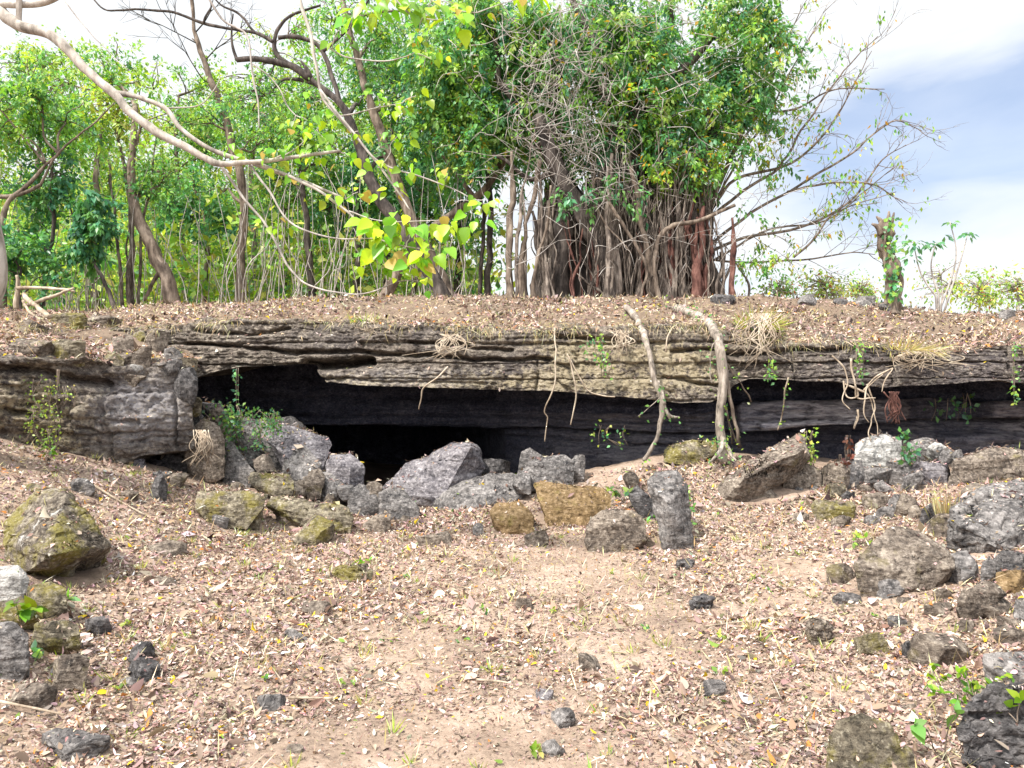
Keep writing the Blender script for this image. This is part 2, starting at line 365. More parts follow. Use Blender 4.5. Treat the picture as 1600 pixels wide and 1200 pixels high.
def leaf_mat(name, trans=.45, rough=.38, spec=.5, tint=(1.25, 1.25, .6)):
    m, nt, b, out = new_mat(name)
    at = nd(nt, 'ShaderNodeAttribute'); at.attribute_name = 'Col'
    nt.links.new(at.outputs['Color'], b.inputs['Base Color'])
    b.inputs['Roughness'].default_value = rough; b.inputs['Specular IOR Level'].default_value = spec
    tr = nd(nt, 'ShaderNodeBsdfTranslucent')
    nt.links.new(mixc(nt, 1.0, at.outputs['Color'], tint, 'MULTIPLY'), tr.inputs[0])
    mx = nd(nt, 'ShaderNodeMixShader'); mx.inputs[0].default_value = trans
    nt.links.new(b.outputs[0], mx.inputs[1]); nt.links.new(tr.outputs[0], mx.inputs[2]); nt.links.new(mx.outputs[0], out.inputs[0])
    return m
M_LEAF = leaf_mat('green_leaf')
M_DRY = leaf_mat('dry_leaf', .12, .8, .1, (1.1, 1, .9))
# ---------------------------------------------------------------- the lower ground
GP = [  # photo pixel, photo pixel, metres away
    (-100, 1200, 2.9), (0, 1200, 3.0), (400, 1200, 3.08), (800, 1200, 3.1), (1200, 1200, 3.08), (1600, 1200, 2.92),
    (-150, 1000, 4.0), (0, 1000, 4.25), (300, 1000, 4.55), (800, 1000, 4.66), (1200, 1000, 4.6), (1600, 1000, 4.15), (1750, 1000, 3.9),
    (-100, 900, 5.0), (0, 900, 5.25), (250, 900, 5.85), (500, 900, 6.15), (800, 900, 6.22), (1100, 900, 6.15), (1400, 900, 5.65), (1600, 900, 5.15),
    (0, 850, 5.9), (120, 825, 6.5), (300, 815, 7.4), (500, 835, 7.8), (750, 830, 8.0), (950, 850, 7.3), (1100, 830, 7.5), (1300, 820, 7.3), (1600, 850, 5.9),
    (0, 705, 7.3), (150, 722, 7.9), (-200, 690, 6.8), (300, 745, 8.8), (420, 765, 9.0), (520, 785, 9.1), (650, 798, 9.2), (760, 785, 9.2), (880, 745, 9.6),
    (1000, 722, 9.7), (1080, 715, 9.6), (1150, 712, 9.6), (1200, 775, 8.5), (1060, 780, 8.5), (930, 790, 8.7), (1300, 790, 8.1), (1400, 760, 8.9), (1500, 760, 8.4), (1620, 770, 7.7), (1600, 740, 9.0), (1350, 735, 9.6),
]
gp = [P(*q) for q in GP]
gp += [np.array(q) for q in [(-2.4, 12, -.1), (-1, 13, -.15), (0, 16, -.2), (-3, 16, -.2), (.6, 11, .1), (2, 11, .45), (4, 11, .5), (7, 11, .6), (-7, 9, 1.1), (-10, 6, 1.2), (-9, 12, 1.2), (10, 6, .8), (11, 10, .8),
                            (0, 0, 0), (-4, 0, .15), (4, 0, .2), (0, -6, 0), (-8, -6, .3), (8, -6, .3), (-10, 1, .6), (10, 1, .6)]]
gp = np.array(gp)
def _k(d2): return np.where(d2 > 1e-12, .5 * d2 * np.log(d2 + 1e-12), 0)
_n = len(gp); _A = np.zeros((_n + 3, _n + 3)); _d2 = ((gp[:, None, :2] - gp[None, :, :2]) ** 2).sum(-1)
_A[:_n, :_n] = _k(_d2) + np.eye(_n) * .12; _A[:_n, _n] = 1; _A[:_n, _n + 1:] = gp[:, :2]; _A[_n, :_n] = 1; _A[_n + 1:, :_n] = gp[:, :2].T
_w = np.linalg.solve(_A, np.concatenate([gp[:, 2], np.zeros(3)]))
def ground_h(x, y):
    x = np.atleast_1d(np.asarray(x, float)); y = np.atleast_1d(np.asarray(y, float))
    xc = np.clip(x, -11, 11); yc = np.clip(y, -6, 16)
    out = np.zeros(len(x))
    for a in range(0, len(x), 20000):
        s = slice(a, a + 20000)
        d2 = (xc[s, None] - gp[None, :, 0]) ** 2 + (yc[s, None] - gp[None, :, 1]) ** 2
        out[s] = _k(d2) @ _w[:_n] + _w[_n] + _w[_n + 1] * xc[s] + _w[_n + 2] * yc[s]
    return out + .05 * (np.abs(x) - np.abs(xc))
def ground_D(px, py, lo=2.2, hi=12.0):
    Ds = np.linspace(lo, hi, 400); x = (px - 800) / F * Ds; z = EYE - (py - 600) / F * Ds
    below = np.where(z <= ground_h(x, Ds))[0]
    return float(Ds[below[0]]) if len(below) else None
def grid_faces(nr, nc):
    i = np.arange(nr - 1)[:, None] * nc; j = np.arange(nc - 1)[None]
    return np.stack([i + j, i + j + 1, i + nc + j + 1, i + nc + j], -1).reshape(-1, 4)
gx = np.concatenate([[-150, -90, -50, -30, -20, -14], np.arange(-11, 11.01, .055), [14, 20, 30, 50, 90, 150]])
gy = np.concatenate([[-120, -60, -30, -15, -8, -3, 0, 1, 1.6], np.arange(2.1, 11.6, .05), [12, 12.6, 13.4, 14.4, 15.5, 17, 19]])
X, Y = np.meshgrid(gx, gy); X = X.ravel(); Y = Y.ravel()
Z = ground_h(X, Y); q = np.stack([X, Y, Z * 0], 1)
Z += .035 * fbm(q * 2.2, 3, 5) + .018 * fbm(q * 9, 3, 8) * (Y > 1) * (Y < 12)
g = MB(); g.add(np.stack([X, Y, Z], 1), grid_faces(len(gy), len(gx))); struct('ground', g, M_SOIL); remember(g)
# ---------------------------------------------------------------- the cliff
def curve(px, kn): k = np.array(kn, float); return np.interp(px, k[:, 0], k[:, 1])
CREST = [(-600, 505), (0, 482), (100, 486), (300, 476), (500, 465), (700, 460), (900, 464), (1100, 466), (1200, 463), (1300, 470), (1400, 480), (1500, 489), (1600, 490), (2200, 505)]
FACE = [(-600, 530), (0, 520), (300, 508), (380, 500), (450, 500), (600, 506), (700, 512), (800, 517), (900, 512), (1000, 508), (1100, 508), (1160, 525), (1230, 535), (1300, 534), (1370, 538), (1450, 556), (1500, 550), (1560, 540), (1600, 540), (2200, 545)]
LINT = [(-600, 592), (300, 592), (312, 588), (345, 578), (400, 571), (488, 569), (508, 596), (560, 602), (700, 607), (850, 611), (950, 617), (1010, 624), (1060, 630), (1110, 630), (1132, 622), (1150, 600), (1170, 592), (1300, 596), (1380, 606), (1450, 602), (1560, 594), (1600, 600), (2200, 600)]
def lerp_rows(rows, counts):
    out = []
    for (a, b), n in zip(zip(rows[:-1], rows[1:]), counts):
        for t in np.linspace(0, 1, n, endpoint=False): out.append(a * (1 - t) + b * t)
    out.append(rows[-1]); return np.stack(out)
def pts_of(px, py, D): return np.stack([(px - 800) / F * D, D + 0 * px, EYE - (py - 600) / F * D], -1)
def gauss(px, py, cx, cy, rx, ry): return np.exp(-(((px - cx) / rx) ** 2 + ((py - cy) / ry) ** 2) ** 1.5)
def proj(v): return 800 + v[:, 0] / v[:, 1] * F, 600 - (v[:, 2] - EYE) / v[:, 1] * F
def cracks(v, lst):
    """push the rock back along bedding cracks: (photo polyline, width px, depth m)"""
    px, py = proj(v); off = np.zeros(len(v))
    for line, wdt, dep in lst:
        best = np.full(len(v), 1e9); l = np.array(line, float)
        jx = 6 * fbm(np.stack([px * .02, py * .02, px * 0], 1), 3, 3)
        for (x0, y0), (x1, y1) in zip(l[:-1], l[1:]):
            dx, dy = x1 - x0, y1 - y0; t = np.clip(((px - x0) * dx + (py + jx - y0) * dy) / (dx * dx + dy * dy), 0, 1)
            best = np.minimum(best, np.hypot(px - x0 - t * dx, py + jx - y0 - t * dy))
        off = np.maximum(off, dep * np.exp(-(best / wdt) ** 2))
    return off
def strata(v, seed, amp):
    z = v[:, 2] + .05 * fbm(v * np.array([.4, .4, .4]), 2, seed) + .012 * fbm(v * 3.0, 3, seed + 2)
    lay = vnoise(np.stack([v[:, 0] * .35, v[:, 0] * 0 + 3.1, z * 8.5], 1), seed + 4)
    lay2 = vnoise(np.stack([v[:, 0] * .8, v[:, 0] * 0 + 1.1, z * 21], 1), seed + 9)
    return amp * (np.tanh(lay * 9) * .6 + np.tanh(lay2 * 7) * .3) + amp * .35 * np.tanh(8 * fbm(np.stack([v[:, 0] * 1.6, v[:, 1] * 1.6, z * 2.6], 1), 3, seed + 15))
px = np.concatenate([np.arange(-600, -60, 6), np.arange(-60, 1661, 2.4), np.arange(1664, 2201, 6)]); one = np.ones_like(px)
DA = curve(px, [(-600, 12.6), (2200, 12.6)])
DB = curve(px, [(-600, 10.5), (300, 10.35), (600, 10.05), (1000, 9.9), (1200, 9.85), (1350, 9.6), (1600, 9.45), (2200, 9.25)])
DC = curve(px, [(-600, 10.2), (300, 10.1), (480, 10.0), (520, 9.72), (800, 9.6), (1000, 9.55), (1110, 9.5), (1150, 9.65), (1250, 9.6), (1380, 9.35), (1600, 9.2), (2200, 9.0)])
cy, fy, ly = curve(px, CREST), curve(px, FACE), curve(px, LINT)
rA0 = pts_of(px, cy, DA); rA0[:, 1] = 14.5; rA0[:, 2] = pts_of(px, cy, DA)[:, 2] - .12
rA = pts_of(px, cy, DA); rB = pts_of(px, fy, DB)
rM = pts_of(px, fy * .45 + ly * .55, DB * .5 + DC * .5 - .02); rC = pts_of(px, ly, DC)
rD = rC + np.array([0, .35, .03]); rE = rC.copy(); rE[:, 1] = 12.6; rE[:, 2] += .12
rows = lerp_rows([rA0, rA, rB, rM, rC, rD, rE], [6, 46, 38, 46, 6, 14]); nr, nc = rows.shape[:2]
rowid = np.repeat(np.arange(nr), nc); v = rows.reshape(-1, 3)
ppx, ppy = proj(v)
top = rowid < 52; face = (rowid >= 50) & (rowid < 138)
wf = np.clip((rowid - 40) / 14.0, 0, 1) * np.where(rowid > 138, .35, 1)
thin = np.clip(.35 + 1.6 * fbm(v * np.array([.5, .5, 1.4]), 2, 19) + .5 * (ppy < 545) - .5 * ((ppy > 560) & (ppx < 1000)), 0, 1)
n1 = fbm(v * 1.1, 4, 11); n2 = fbm(v * 4.2, 4, 12); n3 = 1 - np.abs(fbm(v * 2.3, 4, 14))
off = wf * (.08 * n1 + .02 * n2 + .05 * fbm(v * 7, 5, 15, .62) + .022 * fbm(v * 17, 3, 16, .6)) + wf * (bricks(v, 3.2, .7, 22, .13, .03, .4) + thin * bricks(v, 15, 2.2, 26, .032, .02) + blocky(v, (5, 5, 9), 24, .02) + blocky(v, (13, 13, 22), 29, .018))
off += np.where(face, cracks(v, [
    ([(285, 539), (400, 546), (520, 553), (640, 557), (720, 558), (860, 561)], 3.0, .22), ([(480, 569), (520, 571), (580, 567)], 5, .55),
    ([(640, 536), (720, 540), (800, 544)], 2.5, .15), ([(870, 525), (965, 530)], 3, .2), ([(300, 518), (380, 522), (450, 516)], 2.5, .12),
    ([(840, 562), (842, 585), (838, 612)], 2, .10), ([(1130, 552), (1230, 547), (1320, 543)], 3, .15), ([(1050, 548), (1120, 548)], 2.5, .15),
    ([(1236, 545), (1240, 570), (1246, 592)], 2.5, .14), ([(1395, 560), (1400, 600)], 3, .14), ([(1575, 545), (1580, 600)], 3, .18), ([(1040, 590), (1130, 600)], 3, .12),
    ([(500, 588), (620, 594), (760, 597)], 2, .06), ([(420, 548), (425, 570)], 2, .1), ([(540, 552), (545, 575)], 2, .1)], ), 0)
v = v.copy(); v[:, 1] += off
v[:, 2] += np.where(top, .08 * fbm(v * 1.5, 3, 31) + .05 * fbm(v * 6, 4, 32), wf * .02 * n2)
v[:, 2] += .10 * np.clip(fbm(v * 2.1, 3, 33), 0, 1) * np.exp(-((rowid - 46) / 7.0) ** 2)
col = np.zeros((len(v), 4)); ppx, ppy = proj(v)
nz = .35 * fbm(v * 2.0, 4, 41)
col[:, 0] = np.clip(gauss(ppx, ppy, 960, 578, 150, 48) + .8 * gauss(ppx, ppy, 700, 594, 240, 16) + .6 * gauss(ppx, ppy, 900, 535, 70, 18) + .5 * gauss(ppx, ppy, 1080, 560, 80, 60) + nz * .6, 0, 1)
col[:, 1] = np.clip(.5 * gauss(ppx, ppy, 640, 590, 120, 14) + nz * .4, 0, 1)
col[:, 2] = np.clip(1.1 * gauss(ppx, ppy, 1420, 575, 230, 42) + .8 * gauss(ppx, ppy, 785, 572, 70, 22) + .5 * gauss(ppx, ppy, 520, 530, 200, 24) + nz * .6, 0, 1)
col[:, 3] = np.clip((54 - rowid) / 9.0 + .9 * fbm(v * 2.4, 4, 43) * (np.abs(rowid - 52) < 16), 0, 1)
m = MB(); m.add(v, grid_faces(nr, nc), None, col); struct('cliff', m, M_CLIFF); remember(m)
# the cave under it: back wall, the squared block layer on the right, the deep hollow
px = np.arange(150, 2201, 4.0)
def cv(*a): return curve(px, a)
ly = curve(px, LINT)
c0 = pts_of(px, ly - 8, cv((150, 10.4), (1000, 10.0), (1600, 9.6), (2200, 9.4)))
d1 = cv((150, 11.8), (700, 12.0), (800, 11.5), (950, 10.8), (1100, 10.3), (1135, 10.5), (1150, 10.9), (1300, 10.7), (1400, 10.8), (1470, 11.0), (1600, 10.5), (2200, 10.3))
c1 = c0.copy(); c1[:, 1] = d1; c1[:, 2] += .05; c1[:, 0] = (px - 800) / F * d1
p2 = cv((150, 636), (700, 640), (950, 645), (1100, 646), (1140, 640), (1165, 627), (1300, 625), (1450, 622), (1530, 628), (1600, 626), (2200, 626))
c2 = pts_of(px, p2, d1 - .12)
d3 = cv((150, 11.66), (700, 11.86), (850, 11.2), (950, 10.65), (1100, 10.2), (1140, 10.5), (1158, 10.0), (1300, 9.95), (1400, 10.0), (1425, 10.5), (1520, 10.5), (1560, 10.1), (2200, 9.9))
c3 = pts_of(px, p2 + 1.2, d3)
p4 = cv((150, 662), (500, 663), (750, 667), (950, 669), (1060, 676), (1140, 674), (1165, 673), (1240, 668), (1300, 664), (1400, 660), (1425, 655), (1600, 652), (2200, 655))
c4 = pts_of(px, p4, d3 + .03)
d5 = cv((150, 15), (400, 17), (640, 17), (720, 15), (790, 12.0), (860, 11.4), (950, 11.0), (1100, 10.55), (1165, 10.9), (1300, 11.0), (1600, 10.6), (2200, 10.5))
c5 = c4.copy(); c5[:, 1] = d5; c5[:, 0] = (px - 800) / F * d5
c5b = c5.copy(); c5b[:, 2] -= .30; c5b[:, 1] = d5 - cv((150, 0), (760, 0), (900, .25), (1100, .25), (1300, .3), (2200, .3)); c5b[:, 0] = (px - 800) / F * c5b[:, 1]
c6 = c5b.copy(); c6[:, 2] = -.6; c6[:, 1] = c5b[:, 1] + .1
rows = lerp_rows([c0, c1, c2, c3, c4, c5, c5b, c6], [14, 16, 4, 18, 14, 14, 22]); nr, nc = rows.shape[:2]; v = rows.reshape(-1, 3)
off = .10 * fbm(v * 1.2, 4, 51) + .03 * fbm(v * 6, 4, 52) + bricks(v, 4.5, .8, 62, .20) + bricks(v, 14, 2, 66, .06)
v = v.copy(); v[:, 1] += off; v[:, 2] += .03 * fbm(v * 3, 3, 53)
rid = np.repeat(np.arange(nr), nc); cpx = np.tile(px, nr)
blk_light = ((rid > 31) & (rid < 55)) * np.interp(cpx, [700, 780, 1000, 1120, 1150, 1160, 1400, 1430, 1540, 1570], [0, .1, .22, .25, .2, .75, .65, .12, .12, .6]) + (rid >= 58) * np.interp(cpx, [760, 900, 1050, 1120, 1300, 1500, 1600], [0, .25, .35, .2, .12, .35, .6])  # weight of the painted light: block layer, then the brighter right wall
blk_light = np.clip(blk_light * (1 + .8 * fbm(v * 2, 3, 58)), 0, 1)
m = MB(); m.add(v, grid_faces(nr, nc), None, np.stack([blk_light] * 3, 1)); struct('cave', m, M_CAVE)
# the nearer rock wall left of the cave mouth
pxw = np.concatenate([np.arange(-600, -40, 6), np.arange(-40, 304, 2.2)]); k = 46
px = np.concatenate([pxw, np.full(k, 303.0)]); back = np.concatenate([np.zeros(len(pxw)), np.linspace(.02, 1, k) ** 1.2 * 2.8])
px[len(pxw):] += np.sin(np.linspace(0, np.pi, k)) * 3 - np.linspace(0, 12, k)
pxr = np.minimum(px, 303)
ty = curve(pxr, [(-600, 565), (0, 556), (100, 561), (150, 570), (200, 577), (250, 574), (303, 572)])
by = curve(pxr, [(-600, 700), (0, 700), (60, 712), (130, 724), (195, 724), (212, 713), (260, 706), (290, 704), (303, 700)])
DT = curve(pxr, [(-600, 6.6), (0, 7.6), (150, 8.05), (303, 8.65)]) + back
DW = DT - .05
w0 = pts_of(px, curve(pxr, [(-600, 505), (0, 497), (170, 505), (235, 530), (303, 556)]), np.maximum(curve(pxr, [(-600, 11), (150, 11), (235, 10.4), (303, 9.7)]), DT + .2)); w1b = pts_of(px, ty - curve(pxr, [(-600, 14), (200, 14), (303, 8)]), DT + .4); w1 = pts_of(px, ty, DT)
w2 = pts_of(px, ty * .35 + by * .65, DW - .02); w3 = pts_of(px, by, DW + .05)
w4 = w3.copy(); w4[:, 1] += 1.2; w4[:, 0] -= .3; w4[:, 2] -= curve(pxr, [(-600, .9), (180, .6), (215, .1), (303, .2)])
rows = lerp_rows([w0, w1b, w1, w2, w3, w4], [34, 14, 46, 32, 12]); nr, nc = rows.shape[:2]; rowid = np.repeat(np.arange(nr), nc); v = rows.reshape(-1, 3).copy()
ppx, ppy = proj(v)
wf = np.clip((rowid - 26) / 18, 0, 1)
ns = curve(ppx, [(-600, 1), (150, 1), (220, .55), (300, .6)])
off = wf * ns * (.15 * fbm(v * 1.2, 4, 71) + .04 * fbm(v * 4.5, 4, 72)) + wf * (.05 * fbm(v * 7, 5, 73, .62) + .024 * fbm(v * 17, 3, 74, .6)) + wf * ns * (bricks(v, 2.2, .6, 82, .11, .06, .3) + bricks(v, 11, 1.6, 84, .05) * (ppy < 605) + blocky(v, (3, 3, 6), 86, .04)) + wf * blocky(v, (9, 9, 12), 89, .02)
off += np.where((rowid > 48) & (rowid < 126), cracks(v, [([(0, 572), (60, 580), (110, 590), (160, 596)], 5, .2), ([(270, 605), (278, 650), (272, 700)], 2.2, .16), ([(0, 640), (40, 650)], 4, .2), ([(120, 668), (150, 672)], 3, .1), ([(160, 655), (215, 660)], 3, .06), ([(200, 690), (280, 686)], 2.5, .05), ([(165, 600), (160, 650), (170, 715)], 4, .06)]), 0)
v[:, 1] += off
v[:, 2] += .14 * fbm(v * 2.3, 4, 77) * np.exp(-((rowid - 44) / 10.0) ** 2) * curve(ppx, [(0, 1), (250, 1), (303, .4)])
v[:, 2] += (1 - wf) * (.09 * fbm(v * 1.8, 3, 74) + .03 * fbm(v * 6, 3, 75)) + wf * .03 * fbm(v * 3, 3, 76)
col = np.zeros((len(v), 4)); nz = .35 * fbm(v * 2.0, 4, 91)
col[:, 0] = np.clip(.75 * gauss(ppx, ppy, 60, 650, 130, 70) + nz, 0, .8)
col[:, 1] = np.clip(1.0 * gauss(ppx, ppy, 240, 640, 62, 66) + .5 * gauss(ppx, ppy, 170, 660, 60, 50) + nz * .5, 0, 1)
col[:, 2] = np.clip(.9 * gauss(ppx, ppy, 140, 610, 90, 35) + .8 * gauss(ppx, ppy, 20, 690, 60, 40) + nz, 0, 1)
col[:, 3] = np.clip((44 - rowid) / 14.0 + 1.0 * fbm(v * 2.2, 4, 93) * (rowid < 54), 0, 1)
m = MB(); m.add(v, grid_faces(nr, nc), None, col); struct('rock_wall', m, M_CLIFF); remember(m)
# the wooded plateau behind the crest, a hillside on the left
def plateau_h(x, y):
    crest = EYE + (600 - curve(800 + x / np.maximum(y, 1) * F, CREST)) / F * 12.6 - .22
    hill = 11.0 / (1 + np.exp(-(y - 40) / 6)) / (1 + np.exp((x + 4 + (y - 40) * .12) / 4.5))
    return crest + hill * (y > 14) + .25 * fbm(np.stack([x * .2, y * .2, x * 0], 1), 3, 95) * np.clip((y - 14) / 8, 0, 1)
hx = np.concatenate([[-400, -250, -150, -100, -80], np.arange(-60, 60.1, 1.0), [80, 100, 150, 250, 400]]); hy = np.concatenate([np.arange(13.5, 80, 1.0), [95, 130, 200, 300, 450]])
X, Y = np.meshgrid(hx, hy); X = X.ravel(); Y = Y.ravel()
m = MB(); m.add(np.stack([X, Y, plateau_h(X, Y)], 1), grid_faces(len(hy), len(hx))); struct('hilltop', m, M_SOIL)
def solid_tree():
    av = []; af = []; o = 0
    for v_, f_ in SOLID:
        av += v_.tolist(); af += [[a + o for a in q_] for q_ in f_]; o += len(v_)
    return BVHTree.FromPolygons(av, af), len(af)
bvh0, N_BARE = solid_tree()
def seen_D(px, py):
    d = Vector(P(px, py, 1.0) - np.array([0, 0, EYE])); h = bvh0.ray_cast(Vector((0, 0, EYE)), d.normalized())
    return h[0].y if h[0] else None
# ---------------------------------------------------------------- rocks
def rock(name, label, shape, mat, D=None, thick=.7, seed=None, lean=0.0, rough=1.0, ridge=(), group=None, sink=.05, round_=.35):
    """shape: a box (x0,y0,x1,y1) or a front outline in photo pixels; it stands on the ground at its lowest edge unless D is given"""
    rock.n += 1; seed = rock.n if seed is None else seed; rng = np.random.default_rng(900 + seed)
    box = len(shape) == 4 and not hasattr(shape[0], '__len__')
    if box:
        x0, y0, x1, y1 = shape; cx, cyy = (x0 + x1) / 2, (y0 + y1) / 2; n = 11
        th = np.sort(rng.uniform(0, 2 * np.pi, n) * .35 + np.linspace(0, 2 * np.pi, n, endpoint=False))
        c, s = np.cos(th), np.sin(th); e = rng.uniform(.55, .95)
        ox = np.sign(c) * np.abs(c) ** e; oy = np.sign(s) * np.abs(s) ** e
        tilt = rng.uniform(-.25, .25)
        lowr = oy > .15; ox = np.where(lowr, np.sign(c) * np.maximum(np.abs(ox), .45 + .5 * np.abs(c)), ox) * np.where(lowr, 1.04, 1)
        shape = [(cx + (x1 - x0) * .60 * a * (1 - .12 * b), cyy + (y1 - y0) * .60 * (b + tilt * a * .5)) for a, b in zip(ox, oy)]
    o = np.array(shape, float); xb = o[:, 0].mean(); yb = o[:, 1].max()
    if D is None:
        D = min(ground_D(q, yb - 1) or 9.0 for q in ((xb,) if box else (o[:, 0].min() * .7 + xb * .3, xb, o[:, 0].max() * .7 + xb * .3))) * (.99 if box else .972)
        sink += .03 if box else .05
    mpp = D / F; Wd = np.ptp(o[:, 0]) * mpp; Hd = np.ptp(o[:, 1]) * mpp; T = thick * min(Wd, max(Hd * 1.6, Wd * .5))
    cen = o.mean(0); pts = []
    for (x, y) in o:
        up = (yb - y) * mpp
        pts.append(P(x, y, D + lean * up + rng.uniform(0, .06) * T))
    for (x, y) in o:
        f = rng.uniform(.72, .9) if box else .9
        up = (yb - y) * mpp
        pts.append(P(cen[0] + (x - cen[0]) * f, cen[1] + (y - cen[1]) * f + (yb - cen[1]) * .05, D + T * rng.uniform(.8, 1.1) + lean * up))
    for k in range(0 if len(ridge) else 4):      # the bulge towards the viewer
        a = rng.uniform(0, 6.28); x = cen[0] + np.cos(a) * .26 * np.ptp(o[:, 0]); y = cen[1] + np.sin(a) * .26 * np.ptp(o[:, 1])
        pts.append(P(x, y, D - T * rng.uniform(.12, .30) * (1 if box else .55) + lean * (yb - y) * mpp))
    for (x, y, dd) in ridge: pts.append(P(x, y, D + dd))
    lowz = min(p[2] for p in pts)
    for i in range(len(pts)):
        if pts[i][2] < lowz + .32 * Hd: pts[i] = pts[i] - np.array([0, 0, sink + .16 * min(Hd, .6)])
    bm = bmesh.new()
    for p in pts: bm.verts.new(p)
    r = bmesh.ops.convex_hull(bm, input=bm.verts)
    bmesh.ops.delete(bm, geom=list({e for e in r['geom_interior'] + r['geom_unused'] if isinstance(e, bmesh.types.BMVert)}), context='VERTS')
    size = max(Wd, Hd); px_w = np.ptp(o[:, 0])
    L = size / np.clip(px_w / 3.4, 10, 44)
    for it in range(9):
        es = [e for e in bm.edges if e.calc_length() > L]
        if not es: break
        bmesh.ops.subdivide_edges(bm, edges=es, cuts=1); bmesh.ops.triangulate(bm, faces=[f for f in bm.faces if len(f.verts) > 3])
    if round_ > .3: bmesh.ops.smooth_vert(bm, verts=bm.verts, factor=.45, use_axis_x=True, use_axis_y=True, use_axis_z=True)
    bm.normal_update()
    v = np.array([q.co[:] for q in bm.verts]); nn = np.array([q.normal[:] for q in bm.verts]); bm.verts.index_update()
    f = np.array([[q.index for q in fc.verts] for fc in bm.faces]); bm.free()
    if np.einsum('ij,ij->i', nn, v - v.mean(0)).mean() < 0: nn = -nn; f = f[:, ::-1]
    s = size
    d = (.05 if box else .025) * fbm(v * (2.2 / s), 3, seed)
    v = v + nn * (d * s * rough)[:, None]
    c0 = v.mean(0)
    for k in range(9 if box else 3):          # flat broken faces
        q = rng.normal(size=3) * np.array([1, 1, .8]); q[1] = -abs(q[1]) if k % 3 else q[1]; q /= np.linalg.norm(q)
        h = (v - c0) @ q; lim = h.max() * (rng.uniform(.58, .88) if box else rng.uniform(.92, .98)); over = np.clip(h - lim, 0, None); v = v - q[None] * over[:, None] * .93
    d = .020 * fbm(v * (7 / s), 4, seed + 80, .6) - .018 * np.clip(.25 - np.abs(fbm(v * (3.2 / s) * np.array([1, 1, 1.6]), 3, seed + 33)), 0, 1) * 4 * (.6 if not box else .8)
    d += .011 * np.tanh(8 * fbm(np.stack([v[:, 0] * 2.0 / s, v[:, 1] * 2.0 / s, v[:, 2] * 11 / s], 1), 2, seed + 7)) - blocky(v, np.array([1, 1, 1.6]) * 6 / s, seed + 40, .016, 1.3, .5)
    v = v + nn * (d * s * (.75 + .5 * (rough > 1.2)) * rough)[:, None]
    m = MB(); m.add(v, None, f); remember(m)
    o_ = solo(name, m, ROCK[mat], label, 'rock', group); o_.data.set_sharp_from_angle(angle=R(32)); return o_
rock.n = 0
B = 'boulder'; K = 'rock'; SL = 'rock_slab'; ST = 'stone'
# left foreground
rock(B, 'big mossy boulder with a white lichen patch on the left slope', [(2, 850), (6, 818), (58, 767), (95, 762), (112, 772), (150, 812), (172, 850), (150, 866), (80, 872), (12, 875)], 'mosswhite', thick=.75, lean=.55, ridge=[(78, 868, -.42), (104, 772, .18)])
rock(B, 'olive boulder tucked behind the big lichen-patched boulder at the left edge', [(-20, 798), (0, 772), (45, 756), (78, 758), (60, 800)], 'moss', D=6.75, lean=.3)
rock(K, 'white-topped dark rock with a yellow edge at the left frame edge', [(-15, 935), (-12, 884), (30, 882), (46, 905), (34, 932)], 'white', lean=.2)
rock(K, 'squarish mossy rock just right of the white-topped rock', [(40, 950), (42, 915), (80, 908), (104, 918), (106, 950), (70, 958)], 'moss', lean=.25)
rock(K, 'low rounded mossy rock under the white-topped rock', [(-5, 962), (0, 940), (30, 932), (68, 955), (66, 968), (20, 972)], 'moss', lean=.4)
rock(K, 'large angular grey rock cut by the left frame edge', [(-40, 1045), (-38, 975), (20, 972), (44, 990), (46, 1040), (20, 1050)], 'grey', lean=.2)
rock(K, 'flat-topped yellowish mossy rock beside the angular grey rock', [(48, 1005), (55, 975), (100, 968), (124, 976), (127, 1010), (90, 1016)], 'moss', lean=.2)
rock(K, 'rounded grey-brown rock below the flat-topped mossy rock', (82, 1018, 133, 1076), 'brown', lean=.2)
rock(K, 'low brown rock half buried in leaves near the left edge', (8, 1070, 88, 1104), 'brown', lean=.5)
rock(K, 'dark grey domed rock in the bottom left corner', (66, 1140, 162, 1196), 'grey', lean=.6)
rock(K, 'small dark pointed stone standing behind another dark stone', (204, 1003, 240, 1034), 'dark', lean=.2)
rock(K, 'dark stone lying in front of the small pointed dark stone', (194, 1028, 249, 1062), 'dark', lean=.2)
rock(ST, 'small dark stone left of the yellow fallen leaf on the left slope', (134, 964, 172, 986), 'dark', lean=.4)
rock(ST, 'small mossy stone at the foot of the big lichen-patched boulder', (80, 876, 116, 895), 'moss', lean=.3)
rock(ST, 'small dark stone on the slope below the left rock wall', (106, 748, 146, 768), 'grey', lean=.3)
rock(ST, 'flat grey stone beside the two dark stones', (186, 1058, 226, 1072), 'grey', lean=.6)
rock(ST, 'low pale brown stone in the litter above the two dark stones', (236, 845, 290, 866), 'brown', lean=.7, sink=.08)
rock(ST, 'thin dark stone upright in the litter below the rock wall', (232, 738, 260, 774), 'dark', lean=.1)
rock(ST, 'brown pebble left of the upright dark stone', (188, 765, 215, 778), 'brown')
